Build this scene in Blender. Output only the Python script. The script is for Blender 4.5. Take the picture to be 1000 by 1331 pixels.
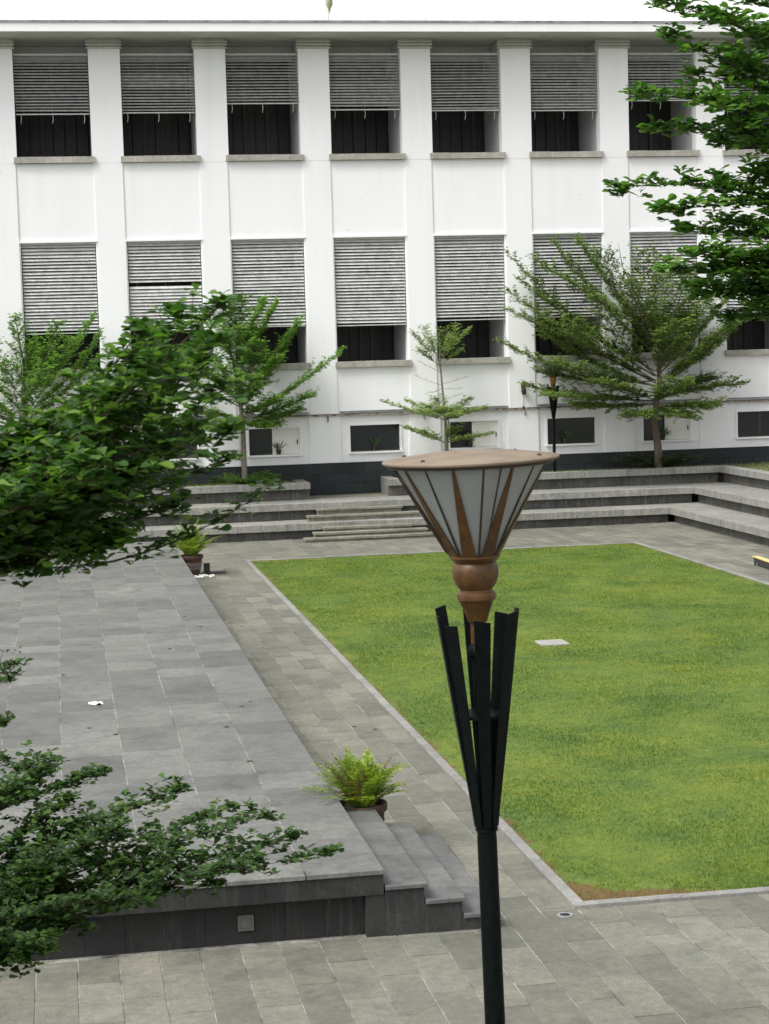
import bpy, math, random
import numpy as np
from mathutils import Vector, Matrix

S = bpy.context.scene
COL = S.collection
for o in list(bpy.data.objects):
    bpy.data.objects.remove(o)
R = math.radians

# ------------------------------------------------------------------ camera
CAM_H = 4.5
F_PX, PITCH, ROLL, YAW = 2436.6, 0.0850, -0.0288, 0.1709
_f = np.array([math.sin(YAW)*math.cos(PITCH), math.cos(YAW)*math.cos(PITCH), -math.sin(PITCH)])
_r0 = np.array([math.cos(YAW), -math.sin(YAW), 0.0])
_u0 = np.cross(_r0, _f)
_r = math.cos(ROLL)*_r0 + math.sin(ROLL)*_u0
_u = math.cos(ROLL)*_u0 - math.sin(ROLL)*_r0
cd = bpy.data.cameras.new('camera')
cd.sensor_fit = 'VERTICAL'
cd.sensor_height = 24.0
cd.lens = 24.0*F_PX/1331.0
cd.clip_start, cd.clip_end = 0.1, 2000
cd.dof.use_dof = True
cd.dof.focus_distance = 24.0
cd.dof.aperture_fstop = 10.0
cam = bpy.data.objects.new('camera', cd)
COL.objects.link(cam)
cam.matrix_world = Matrix(((_r[0], _u[0], -_f[0], 0), (_r[1], _u[1], -_f[1], 0), (_r[2], _u[2], -_f[2], CAM_H), (0, 0, 0, 1)))
S.camera = cam

# ------------------------------------------------------------------ sky, sun, exposure
SUN = Vector((-0.50, -0.26, 0.82)).normalized()
w = bpy.data.worlds.new('World'); S.world = w; w.use_nodes = True
nt = w.node_tree; nt.nodes.clear()
sky = nt.nodes.new('ShaderNodeTexSky'); sky.sky_type = 'NISHITA'; sky.sun_disc = False
sky.sun_elevation = math.asin(SUN.z); sky.sun_rotation = math.atan2(SUN.x, SUN.y)
sky.dust_density = 4.0; sky.air_density = 1.0; sky.ozone_density = 1.0
hs = nt.nodes.new('ShaderNodeHueSaturation'); hs.inputs['Saturation'].default_value = 0.12
bg = nt.nodes.new('ShaderNodeBackground'); bg.inputs['Strength'].default_value = 0.15
wo = nt.nodes.new('ShaderNodeOutputWorld')
nt.links.new(sky.outputs[0], hs.inputs['Color']); nt.links.new(hs.outputs[0], bg.inputs[0]); nt.links.new(bg.outputs[0], wo.inputs[0])
sl = bpy.data.lights.new('sun', 'SUN'); sl.energy = 1.5; sl.angle = R(28); sl.color = (1.0, 0.97, 0.93)
sun = bpy.data.objects.new('sun', sl); COL.objects.link(sun)
sun.rotation_euler = (-SUN).to_track_quat('-Z', 'Y').to_euler(); sun.location = (-20, -15, 40)
vs = S.view_settings
S.display_settings.display_device = 'sRGB'
vs.view_transform = 'Standard'; vs.look = 'None'; vs.gamma = 1.0; vs.use_curve_mapping = False
vs.exposure = 0.80

def at(u, v, Y):
    """a point of the courtyard seen at photograph position (u, v), at distance Y"""
    d = _f + (u-500)/F_PX*_r - (v-665.5)/F_PX*_u
    p = d*Y/d[1]
    return np.array([p[0], Y, p[2]+CAM_H])

# ------------------------------------------------------------------ materials
def newmat(name):
    m = bpy.data.materials.new(name); m.use_nodes = True
    n = m.node_tree; n.nodes.clear()
    out = n.nodes.new('ShaderNodeOutputMaterial')
    b = n.nodes.new('ShaderNodeBsdfPrincipled')
    n.links.new(b.outputs[0], out.inputs[0])
    return m, n, b, out

def nd(n, t, **kw):
    x = n.nodes.new(t)
    for k, v in kw.items():
        if k in x.inputs.keys(): x.inputs[k].default_value = v
        else: setattr(x, k, v)
    return x

def noise(n, vec, scale, detail=4, rough=0.55, dist=0.0):
    x = nd(n, 'ShaderNodeTexNoise'); x.inputs['Scale'].default_value = scale
    x.inputs['Detail'].default_value = detail; x.inputs['Roughness'].default_value = rough
    x.inputs['Distortion'].default_value = dist
    if vec is not None: n.links.new(vec, x.inputs['Vector'])
    return x.outputs['Fac']

def ramp(n, fac, stops):
    x = nd(n, 'ShaderNodeValToRGB'); e = x.color_ramp.elements
    while len(e) < len(stops): e.new(0.5)
    for i, (p, c) in enumerate(stops):
        e[i].position = p
        e[i].color = (c, c, c, 1) if not isinstance(c, (tuple, list)) else (*c, 1)
    n.links.new(fac, x.inputs[0])
    return x.outputs[0]

def mix(n, fac, a, b, mode='MIX'):
    x = nd(n, 'ShaderNodeMix', data_type='RGBA', blend_type=mode)
    for s, v in ((x.inputs[0], fac), (x.inputs[6], a), (x.inputs[7], b)):
        if hasattr(v, 'links'): n.links.new(v, s)
        elif isinstance(v, (tuple, list)): s.default_value = (*v, 1)
        else: s.default_value = v
    return x.outputs[2]

def mth(n, op, a, b=0.0, clamp=False):
    x = nd(n, 'ShaderNodeMath', operation=op, use_clamp=clamp)
    for s, v in ((x.inputs[0], a), (x.inputs[1], b)):
        if hasattr(v, 'links'): n.links.new(v, s)
        else: s.default_value = v
    return x.outputs[0]

def position(n, scale=(1, 1, 1)):
    g = nd(n, 'ShaderNodeNewGeometry')
    mp = nd(n, 'ShaderNodeMapping'); mp.inputs['Scale'].default_value = scale
    n.links.new(g.outputs['Position'], mp.inputs[0])
    return mp.outputs[0]

def bump(n, b, h, strength, dist=0.01):
    x = nd(n, 'ShaderNodeBump'); x.inputs['Strength'].default_value = strength; x.inputs['Distance'].default_value = dist
    n.links.new(h, x.inputs['Height']); n.links.new(x.outputs[0], b.inputs['Normal'])

def stone(name, base, alt, dark=(0.05, 0.05, 0.05), big=0.7, fine=60, streak=0.0, rnd=0.25, rough=0.8, stain=0.35, bumps=0.3, patch=None, chalk=0.4):
    m, n, b, _ = newmat(name)
    P = position(n)
    c = mix(n, ramp(n, noise(n, P, big, 5, 0.6), [(0.38, 0.0), (0.64, 1.0)]), base, alt)
    if patch:
        c = mix(n, ramp(n, noise(n, P, 2.3, 4, 0.6, 0.4), [(0.5, 0.0), (0.68, 0.75)]), c, patch)
    f = noise(n, P, fine, 6, 0.75)
    c = mix(n, 1.0, c, ramp(n, f, [(0.30, 0.55), (0.5, 1.0), (0.72, 1.38)]), 'MULTIPLY')
    c = mix(n, 1.0, c, ramp(n, noise(n, P, 13, 5, 0.7), [(0.30, 0.78), (0.5, 1.0), (0.70, 1.2)]), 'MULTIPLY')
    c = mix(n, ramp(n, noise(n, P, 5.5, 6, 0.75, 1.2), [(0.60, 0.0), (0.72, chalk)]), c, tuple(min(0.8, v*1.7) for v in alt))
    sm = ramp(n, noise(n, P, 3.1, 6, 0.65, 0.6), [(0.47, 0.0), (0.66, 1.0)])
    c = mix(n, mth(n, 'MULTIPLY', sm, stain), c, dark)
    if streak:
        s = noise(n, position(n, (9, 9, 0.7)), 1.0, 4, 0.6)
        c = mix(n, mth(n, 'MULTIPLY', ramp(n, s, [(0.47, 0.0), (0.62, 1.0)]), streak), c, dark)
        s2 = noise(n, position(n, (15, 15, 0.9)), 1.3, 4, 0.6)
        c = mix(n, mth(n, 'MULTIPLY', ramp(n, s2, [(0.56, 0.0), (0.68, 1.0)]), streak*0.55), c, (0.52, 0.52, 0.5))
    oi = nd(n, 'ShaderNodeObjectInfo')
    at_ = nd(n, 'ShaderNodeAttribute', attribute_name='rnd')
    r = mth(n, 'FRACT', mth(n, 'ADD', oi.outputs['Random'], at_.outputs['Fac']))
    k = mth(n, 'ADD', mth(n, 'MULTIPLY', r, rnd), 1-rnd/2)
    cc = nd(n, 'ShaderNodeCombineXYZ')
    for i in range(3): n.links.new(k, cc.inputs[i])
    c = mix(n, 1.0, c, cc.outputs[0], 'MULTIPLY')
    n.links.new(c, b.inputs['Base Color'])
    b.inputs['Roughness'].default_value = rough
    bump(n, b, f, bumps, 0.01)
    return m

M = {}
M['paver'] = stone('paver_stone', (0.130, 0.129, 0.103), (0.172, 0.166, 0.130), (0.062, 0.063, 0.051), 0.55, 70, rnd=0.40, stain=0.4, patch=(0.112, 0.115, 0.098))
M['mortar'] = stone('pale_mortar', (0.33, 0.325, 0.29), (0.13, 0.128, 0.11), (0.035, 0.035, 0.03), 1.7, 40, stain=0.95, rnd=0.0)
M['tile'] = stone('grey_andesite_tile', (0.117, 0.118, 0.109), (0.148, 0.148, 0.134), (0.058, 0.063, 0.059), 0.4, 55, rnd=0.42, stain=0.5, rough=0.62, patch=(0.102, 0.107, 0.106))
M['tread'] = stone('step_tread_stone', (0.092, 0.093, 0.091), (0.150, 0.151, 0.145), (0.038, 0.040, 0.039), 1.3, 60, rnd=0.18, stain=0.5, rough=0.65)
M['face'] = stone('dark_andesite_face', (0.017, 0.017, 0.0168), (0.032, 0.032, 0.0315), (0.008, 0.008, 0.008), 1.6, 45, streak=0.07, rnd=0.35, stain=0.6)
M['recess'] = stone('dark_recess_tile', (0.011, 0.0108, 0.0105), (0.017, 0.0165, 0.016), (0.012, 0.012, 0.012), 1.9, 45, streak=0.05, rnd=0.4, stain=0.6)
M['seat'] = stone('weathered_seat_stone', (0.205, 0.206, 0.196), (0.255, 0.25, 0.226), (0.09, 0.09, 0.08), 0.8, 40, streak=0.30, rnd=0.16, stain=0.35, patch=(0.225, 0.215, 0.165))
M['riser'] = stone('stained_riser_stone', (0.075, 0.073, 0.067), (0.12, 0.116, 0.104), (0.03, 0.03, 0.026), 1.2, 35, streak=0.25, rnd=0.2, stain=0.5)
M['mossy'] = stone('mossy_step_stone', (0.165, 0.165, 0.125), (0.21, 0.205, 0.165), (0.08, 0.083, 0.05), 1.5, 40, streak=0.3, rnd=0.2, stain=0.45)
M['kerb'] = stone('kerb_concrete', (0.185, 0.185, 0.176), (0.235, 0.23, 0.212), (0.11, 0.108, 0.095), 1.5, 60, rnd=0.2, stain=0.4, chalk=0.1)
M['plinth'] = stone('dark_green_slate', (0.010, 0.016, 0.0175), (0.015, 0.0225, 0.0245), (0.007, 0.009, 0.009), 1.2, 40, streak=0.03, rnd=0.45, stain=0.5, rough=0.75)
M['grout'] = stone('plinth_grout', (0.05, 0.057, 0.057), (0.03, 0.036, 0.036), (0.03, 0.03, 0.03), 2, 40, rnd=0)
M['sill'] = stone('beige_terrazzo_sill', (0.34, 0.327, 0.285), (0.40, 0.383, 0.34), (0.22, 0.21, 0.18), 2.0, 50, rnd=0.18, stain=0.35)
M['soil'] = stone('bare_soil', (0.075, 0.055, 0.035), (0.11, 0.085, 0.055), (0.03, 0.025, 0.015), 2.0, 30, rnd=0)
M['earth'] = stone('far_ground', (0.15, 0.15, 0.13), (0.175, 0.17, 0.145), (0.1, 0.1, 0.09), 0.3, 20, rnd=0)
M['concrete'] = stone('white_concrete', (0.25, 0.25, 0.225), (0.31, 0.30, 0.275), (0.3, 0.3, 0.26), 4, 60, rnd=0)
M['cover'] = stone('grey_cover', (0.27, 0.26, 0.255), (0.33, 0.32, 0.31), (0.15, 0.15, 0.15), 4, 60, rnd=0)
M['terracotta'] = stone('brown_clay', (0.060, 0.028, 0.020), (0.088, 0.040, 0.027), (0.035, 0.02, 0.015), 6, 80, rnd=0.2)
M['pebble'] = stone('white_pebble', (0.62, 0.61, 0.58), (0.70, 0.69, 0.66), (0.4, 0.38, 0.35), 6, 50, rnd=0.3)

def paint(name, base, dirt, amount=0.5, peel=False, rough=0.75):
    m, n, b, _ = newmat(name)
    s = noise(n, position(n, (3.2, 3.2, 0.28)), 1.0, 5, 0.6)
    c = mix(n, mth(n, 'MULTIPLY', ramp(n, s, [(0.48, 0.0), (0.72, 1.0)]), amount), base, dirt)
    g = noise(n, position(n), 0.5, 4, 0.5)
    c = mix(n, mth(n, 'MULTIPLY', ramp(n, g, [(0.45, 0.0), (0.7, 1.0)]), amount*0.6), c, dirt)
    sp = noise(n, position(n), 9.0, 3, 0.6)
    c = mix(n, mth(n, 'MULTIPLY', ramp(n, sp, [(0.735, 0.0), (0.75, 1.0)]), 0.6), c, (0.30, 0.30, 0.29))
    if peel:
        q = noise(n, position(n, (2.2, 1, 3.0)), 1.6, 4, 0.7, 0.8)
        c = mix(n, mth(n, 'MULTIPLY', ramp(n, q, [(0.665, 0.0), (0.68, 1.0)]), 0.45), c, (0.45, 0.45, 0.44))
    n.links.new(c, b.inputs['Base Color']); b.inputs['Roughness'].default_value = rough
    bump(n, b, noise(n, position(n), 14, 5, 0.6), 0.10, 0.01)
    return m
M['white'] = paint('white_limewash', (0.82, 0.825, 0.83), (0.70, 0.705, 0.70), 0.32)
M['parapet'] = paint('white_parapet_paint', (0.83, 0.83, 0.83), (0.74, 0.74, 0.74), 0.3, True)
M['inner'] = paint('shaded_inner_plaster', (0.50, 0.505, 0.51), (0.40, 0.40, 0.40), 0.5)  # gallery shade is put into the grey of its walls and lintels
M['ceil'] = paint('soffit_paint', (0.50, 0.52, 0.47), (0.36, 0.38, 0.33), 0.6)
M['panel'] = paint('white_board', (0.72, 0.72, 0.68), (0.55, 0.54, 0.48), 0.5)

def simple(name, col, rough=0.6, metal=0.0, var=0.25, scale=20, spec=0.5, alt=None, bumps=0.0):
    m, n, b, _ = newmat(name)
    f = noise(n, position(n), scale, 5, 0.6)
    d = alt or tuple(v*(1-var) for v in col)
    c = mix(n, ramp(n, f, [(0.38, 0.0), (0.62, 1.0)]), d, col)
    n.links.new(c, b.inputs['Base Color'])
    b.inputs['Roughness'].default_value = rough; b.inputs['Metallic'].default_value = metal
    b.inputs['Specular IOR Level'].default_value = spec
    if bumps: bump(n, b, f, bumps, 0.005)
    return m
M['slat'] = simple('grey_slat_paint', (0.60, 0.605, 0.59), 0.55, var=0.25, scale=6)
M['slat_shaded'] = simple('shaded_grey_slat', (0.42, 0.425, 0.41), 0.6, var=0.3, scale=6)  # upper slats: the cornice shade is put into this darker grey
M['rail'] = simple('pale_rail', (0.55, 0.57, 0.55), 0.5)
M['wood_dark'] = simple('dark_brown_wood', (0.016, 0.0155, 0.017), 0.5, var=0.6, scale=8)
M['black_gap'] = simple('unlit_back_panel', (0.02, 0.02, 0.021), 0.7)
M['dark_frame'] = simple('dark_timber_frame', (0.05, 0.043, 0.038), 0.6)
M['gutter'] = simple('grey_gutter_metal', (0.30, 0.31, 0.32), 0.5, 0.2, var=0.4, scale=3)
M['rust'] = simple('rusty_sheet', (0.38, 0.36, 0.33), 0.8, var=0.5, scale=7, alt=(0.12, 0.075, 0.055), bumps=0.3)
M['iron'] = simple('dark_iron', (0.045, 0.04, 0.037), 0.6, 0.2)
M['bark'] = simple('brown_bark', (0.17, 0.125, 0.09), 0.9, var=0.5, scale=25, bumps=0.6)
M['bark_pale'] = simple('pale_bark', (0.26, 0.23, 0.185), 0.9, var=0.4, scale=25, bumps=0.5)
M['bark_dark'] = simple('dark_bark', (0.075, 0.052, 0.038), 0.9, var=0.5, scale=30, bumps=0.6)
M['copper'] = simple('brown_copper_paint', (0.115, 0.054, 0.014), 0.42, 0.15, var=0.45, scale=22, spec=0.5)
M['copper_top'] = simple('faded_copper_lid', (0.20, 0.160, 0.116), 0.85, 0.0, var=0.16, scale=9, alt=(0.16, 0.122, 0.086), bumps=0.2)
M['strip_dark'] = simple('dark_bronze_strip', (0.05, 0.033, 0.018), 0.5, 0.2, var=0.4, scale=30)
M['pole'] = simple('black_green_paint', (0.0035, 0.0065, 0.0065), 0.5, 0.0, var=0.5, scale=30, spec=0.10)
M['amber'] = simple('amber_collar_paint', (0.36, 0.17, 0.03), 0.45)
M['paper'] = simple('white_paper', (0.6, 0.6, 0.59), 0.8, var=0.1)
M['yellow'] = simple('pale_yellow_timber', (0.62, 0.50, 0.22), 0.6, var=0.25, scale=14)
M['greenlamp'] = simple('pale_green_lamp_body', (0.42, 0.45, 0.27), 0.4, var=0.2, scale=10)
M['steel'] = simple('weathered_steel', (0.40, 0.41, 0.42), 0.5, 0.4)
M['beige_box'] = simple('grey_beige_plastic', (0.11, 0.11, 0.098), 0.6)

def glass(name, col, rough):
    m, n, b, _ = newmat(name)
    b.inputs['Base Color'].default_value = (*col, 1); b.inputs['Roughness'].default_value = rough
    b.inputs['Specular IOR Level'].default_value = 0.5
    return m
M['pane'] = glass('dark_window_glass', (0.012, 0.018, 0.019), 0.08)
m, n, b, o_ = newmat('milky_lamp_glass')
f = noise(n, position(n, (30, 30, 6)), 1.0, 4)
n.links.new(mix(n, f, (0.38, 0.41, 0.41), (0.46, 0.49, 0.49)), b.inputs['Base Color'])
b.inputs['Roughness'].default_value = 0.32
tr = nd(n, 'ShaderNodeBsdfTranslucent'); tr.inputs[0].default_value = (0.45, 0.50, 0.49, 1)
ms = nd(n, 'ShaderNodeMixShader'); ms.inputs[0].default_value = 0.35
n.links.new(b.outputs[0], ms.inputs[1]); n.links.new(tr.outputs[0], ms.inputs[2]); n.links.new(ms.outputs[0], o_.inputs[0])
M['milky'] = m

def leafmat(name, a, c, d, trans=0.35, rough=0.42, spec=0.4):
    m, n, b, o_ = newmat(name)
    at_ = nd(n, 'ShaderNodeAttribute', attribute_name='rnd')
    col = ramp(n, at_.outputs['Fac'], [(0.0, a), (0.6, c), (1.0, d)])
    n.links.new(col, b.inputs['Base Color']); b.inputs['Roughness'].default_value = rough
    b.inputs['Specular IOR Level'].default_value = spec
    tr = nd(n, 'ShaderNodeBsdfTranslucent')
    n.links.new(mix(n, 1.0, col, (1.35, 1.6, 0.7), 'MULTIPLY'), tr.inputs[0])
    ms = nd(n, 'ShaderNodeMixShader'); ms.inputs[0].default_value = trans
    n.links.new(b.outputs[0], ms.inputs[1]); n.links.new(tr.outputs[0], ms.inputs[2]); n.links.new(ms.outputs[0], o_.inputs[0])
    return m
M['leaf_near'] = leafmat('deep_green_leaf', (0.024, 0.063, 0.014), (0.045, 0.108, 0.020), (0.15, 0.25, 0.045), 0.36, 0.45, 0.28)
M['leaf_low'] = leafmat('dark_green_leaf', (0.018, 0.044, 0.010), (0.032, 0.074, 0.015), (0.08, 0.15, 0.025), 0.26, 0.5, 0.22)
M['leaf_right'] = leafmat('glossy_green_leaf', (0.038, 0.098, 0.020), (0.068, 0.16, 0.030), (0.145, 0.265, 0.05), 0.36)
M['leaf_mid'] = leafmat('fresh_green_leaf', (0.10, 0.20, 0.04), (0.165, 0.30, 0.06), (0.26, 0.39, 0.10), 0.45, 0.55)
M['leaf_olive'] = leafmat('olive_green_leaf', (0.105, 0.16, 0.048), (0.17, 0.24, 0.072), (0.26, 0.33, 0.12), 0.44, 0.55)
M['leaf_pale'] = leafmat('pale_green_leaf', (0.17, 0.235, 0.075), (0.25, 0.32, 0.11), (0.33, 0.40, 0.16), 0.45, 0.55)
M['leaf_shrub'] = leafmat('shrub_leaf', (0.022, 0.055, 0.018), (0.045, 0.095, 0.03), (0.09, 0.16, 0.05), 0.25, 0.5)
M['fern'] = leafmat('yellow_green_fern', (0.10, 0.17, 0.014), (0.19, 0.265, 0.026), (0.33, 0.39, 0.06), 0.35, 0.5)
M['fern_dry'] = leafmat('dry_fern', (0.11, 0.07, 0.03), (0.15, 0.09, 0.04), (0.2, 0.13, 0.06), 0.2, 0.7)

# lawn: turf colour patches and bare soil along the edges, shared by sheet and blades
LX0, LX1, LY0, LY1 = 4.02, 12.79, 14.37, 40.83
def turf(name, blades):
    m, n, b, o_ = newmat(name)
    P = position(n)
    f1 = noise(n, P, 0.45, 6, 0.68, 0.6)
    f2 = noise(n, P, 1.7, 5, 0.65)
    f3 = noise(n, P, 24, 4, 0.7)
    g = mth(n, 'ADD', mth(n, 'MULTIPLY', f1, 0.45), mth(n, 'ADD', mth(n, 'MULTIPLY', f2, 0.3), mth(n, 'MULTIPLY', noise(n, P, 6.0, 5, 0.7), 0.25)))
    c = ramp(n, g, [(0.38, (0.074, 0.138, 0.040)), (0.47, (0.118, 0.185, 0.037)), (0.58, (0.192, 0.242, 0.043))])
    c = mix(n, 1.0, c, ramp(n, f3, [(0.25, 0.7), (0.5, 1.0), (0.75, 1.25)]), 'MULTIPLY')
    if not blades:
        sx = nd(n, 'ShaderNodeSeparateXYZ'); n.links.new(P, sx.inputs[0])
        e = mth(n, 'MINIMUM', mth(n, 'MINIMUM', mth(n, 'SUBTRACT', sx.outputs[0], LX0), mth(n, 'SUBTRACT', LX1, sx.outputs[0])),
                mth(n, 'MINIMUM', mth(n, 'SUBTRACT', sx.outputs[1], LY0), mth(n, 'SUBTRACT', LY1, sx.outputs[1])))
        e = mth(n, 'ADD', e, mth(n, 'MULTIPLY', mth(n, 'SUBTRACT', noise(n, P, 3.5, 6, 0.75, 0.8), 0.46), 0.75))
        cx_ = mth(n, 'DIVIDE', mth(n, 'SUBTRACT', sx.outputs[0], LX0), 1.25); cy_ = mth(n, 'DIVIDE', mth(n, 'SUBTRACT', sx.outputs[1], LY0), 0.6)
        cn = mth(n, 'SUBTRACT', 1.0, mth(n, 'SQRT', mth(n, 'ADD', mth(n, 'MULTIPLY', cx_, cx_), mth(n, 'MULTIPLY', cy_, cy_))))
        e = mth(n, 'SUBTRACT', e, mth(n, 'MULTIPLY', mth(n, 'MAXIMUM', cn, 0.0), 0.55))
        s = nd(n, 'ShaderNodeMapRange'); s.inputs[1].default_value = 0.01; s.inputs[2].default_value = 0.09
        s.inputs[3].default_value = 1.0; s.inputs[4].default_value = 0.0
        n.links.new(e, s.inputs[0])
        c = mix(n, s.outputs[0], mix(n, 0.45, c, (0.05, 0.07, 0.015)), mix(n, f3, (0.07, 0.040, 0.018), (0.18, 0.115, 0.055)))
    else:
        at_ = nd(n, 'ShaderNodeAttribute', attribute_name='rnd')
        c = mix(n, 1.0, c, ramp(n, at_.outputs['Fac'], [(0.0, (0.75, 0.85, 0.7)), (0.7, (1.1, 1.1, 1.0)), (0.93, (1.25, 1.2, 1.1)), (1.0, (1.3, 1.15, 1.2))]), 'MULTIPLY')
    n.links.new(c, b.inputs['Base Color']); b.inputs['Roughness'].default_value = 0.8
    b.inputs['Specular IOR Level'].default_value = 0.15
    if blades:
        tr = nd(n, 'ShaderNodeBsdfTranslucent'); n.links.new(c, tr.inputs[0])
        ms = nd(n, 'ShaderNodeMixShader'); ms.inputs[0].default_value = 0.35
        n.links.new(b.outputs[0], ms.inputs[1]); n.links.new(tr.outputs[0], ms.inputs[2]); n.links.new(ms.outputs[0], o_.inputs[0])
    else:
        bump(n, b, f3, 0.5, 0.02)
    return m
M['turf'] = turf('turf_ground', False)
M['blade'] = turf('grass_blade', True)

# ------------------------------------------------------------------ mesh helpers
class MB:
    def __init__(s): s.v = []; s.f = []
    def add(s, v, f):
        k = len(s.v); s.v += [tuple(float(c) for c in p) for p in v]; s.f += [tuple(i+k for i in q) for q in f]; return s
    def box(s, x0, x1, y0, y1, z0, z1, ch=0.0):
        if ch <= 0:
            return s.add([(x0,y0,z0),(x1,y0,z0),(x1,y1,z0),(x0,y1,z0),(x0,y0,z1),(x1,y0,z1),(x1,y1,z1),(x0,y1,z1)],
                         [(3,2,1,0),(4,5,6,7),(0,1,5,4),(1,2,6,5),(2,3,7,6),(3,0,4,7)])
        c = ch
        v = [(x0,y0,z0),(x1,y0,z0),(x1,y1,z0),(x0,y1,z0),(x0,y0,z1-c),(x1,y0,z1-c),(x1,y1,z1-c),(x0,y1,z1-c),
             (x0+c,y0+c,z1),(x1-c,y0+c,z1),(x1-c,y1-c,z1),(x0+c,y1-c,z1)]
        f = [(3,2,1,0),(8,9,10,11)]
        for i in range(4):
            j = (i+1) % 4
            f += [(i,j,4+j,4+i),(4+i,4+j,8+j,8+i)]
        return s.add(v, f)
    def lathe(s, prof, n=24, c=(0, 0, 0)):
        v = []; f = []
        for r, z in prof:
            for k in range(n):
                a = 2*math.pi*k/n; v.append((c[0]+r*math.cos(a), c[1]+r*math.sin(a), c[2]+z))
        for i in range(len(prof)-1):
            for k in range(n):
                f.append((i*n+k, i*n+(k+1) % n, (i+1)*n+(k+1) % n, (i+1)*n+k))
        f.append(tuple(range(n-1, -1, -1))); f.append(tuple((len(prof)-1)*n+k for k in range(n)))
        return s.add(v, f)
    def tube(s, pts, rad, n=6):
        pts = [np.asarray(p, float) for p in pts]; v = []; f = []
        for i, p in enumerate(pts):
            t = pts[min(i+1, len(pts)-1)]-pts[max(i-1, 0)]
            t = t/(np.linalg.norm(t)+1e-9)
            a = np.cross(t, (0.31, 0.17, 0.94) if abs(t[2]) < 0.9 else (1, 0, 0)); a /= np.linalg.norm(a)+1e-9
            b = np.cross(t, a)
            r = rad[i] if hasattr(rad, '__len__') else rad
            for k in range(n):
                q = 2*math.pi*k/n; v.append(p+r*(math.cos(q)*a+math.sin(q)*b))
        for i in range(len(pts)-1):
            for k in range(n):
                f.append((i*n+k, i*n+(k+1) % n, (i+1)*n+(k+1) % n, (i+1)*n+k))
        f.append(tuple(range(n-1, -1, -1))); f.append(tuple((len(pts)-1)*n+k for k in range(n)))
        return s.add(v, f)
    def mesh(s, name, mat, smooth=False):
        me = bpy.data.meshes.new(name); me.from_pydata(s.v, [], s.f); me.update()
        if mat: me.materials.append(M[mat])
        if smooth:
            me.polygons.foreach_set('use_smooth', [True]*len(me.polygons))
            me.set_sharp_from_angle(angle=R(38))
        return me
    def build(s, name, mat, parent=None, loc=(0, 0, 0), smooth=False, **kw):
        return put(name, s.mesh(name, mat, smooth), parent, loc, **kw)

def put(name, me, parent=None, loc=(0, 0, 0), rot=None, **kw):
    o = bpy.data.objects.new(name, me); COL.objects.link(o)
    o.location = loc
    if rot: o.rotation_euler = rot
    if parent is not None: o.parent = parent
    for k, v in kw.items():
        o[k] = v
    return o

def thing(name, label, category, loc=(0, 0, 0), group=None, **kw):
    o = put(name, None, None, loc, label=label, category=category, **kw)
    o.empty_display_size = 0.2
    if group: o['group'] = group
    return o

def copy_tree(o, parent=None):
    c = o.copy(); COL.objects.link(c); c.parent = parent
    for ch in o.children: copy_tree(ch, c)
    return c

def box(name, mat, parent, x0, x1, y0, y1, z0, z1, ch=0.0, **kw):
    return MB().box(x0, x1, y0, y1, z0, z1, ch).build(name, mat, parent, **kw)

# leaves: arrays of base point, axis, normal, length, width
TPL_SMALL = (np.array([(0, 0, 0), (0.6, 0.5, 0.06), (1, 0, 0), (0.6, -0.5, 0.06)]), [(0, 3, 2, 1)])
TPL_BIG = (np.array([(0, 0, 0), (0.38, 0.24, 0.06), (0.68, 0.47, 0.09), (0.90, 0.36, 0.05), (1.0, 0, -0.03), (0.90, -0.36, 0.05), (0.68, -0.47, 0.09), (0.38, -0.24, 0.06), (0.55, 0, 0.0)]),
           [(8, 0, 1), (8, 1, 2), (8, 2, 3), (8, 3, 4), (8, 4, 5), (8, 5, 6), (8, 6, 7), (8, 7, 0)])
def leaf_object(name, L, tpl, mat, parent, rng, **kw):
    P, A, N = (np.concatenate([np.atleast_2d(l[k]) for l in L]) for k in range(3))
    ln, wd = (np.concatenate([np.atleast_1d(l[k]) for l in L]) for k in (3, 4))
    A = A/np.linalg.norm(A, axis=1)[:, None]
    N = N-(N*A).sum(1)[:, None]*A; N /= np.linalg.norm(N, axis=1)[:, None]+1e-9
    B = np.cross(N, A)
    T, F = tpl
    V = P[:, None]+T[None, :, 0, None]*(A*ln[:, None])[:, None]+T[None, :, 1, None]*(B*wd[:, None])[:, None]+T[None, :, 2, None]*(N*ln[:, None])[:, None]
    k = len(T); n = len(P); fs = len(F[0])
    Fa = (np.array(F)[None]+(np.arange(n)*k)[:, None, None]).reshape(-1, fs)
    me = bpy.data.meshes.new(name)
    me.vertices.add(n*k); me.vertices.foreach_set('co', V.reshape(-1).astype(np.float32))
    nf = len(Fa); me.loops.add(nf*fs); me.loops.foreach_set('vertex_index', Fa.reshape(-1).astype(np.int32))
    me.polygons.add(nf); me.polygons.foreach_set('loop_start', (np.arange(nf)*fs).astype(np.int32))
    me.polygons.foreach_set('use_smooth', np.ones(nf, bool))
    a = me.attributes.new('rnd', 'FLOAT', 'POINT')
    a.data.foreach_set('value', np.repeat(rng.random(n).astype(np.float32), k))
    me.update(); me.validate(); me.materials.append(M[mat])
    return put(name, me, parent, **kw)

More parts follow.
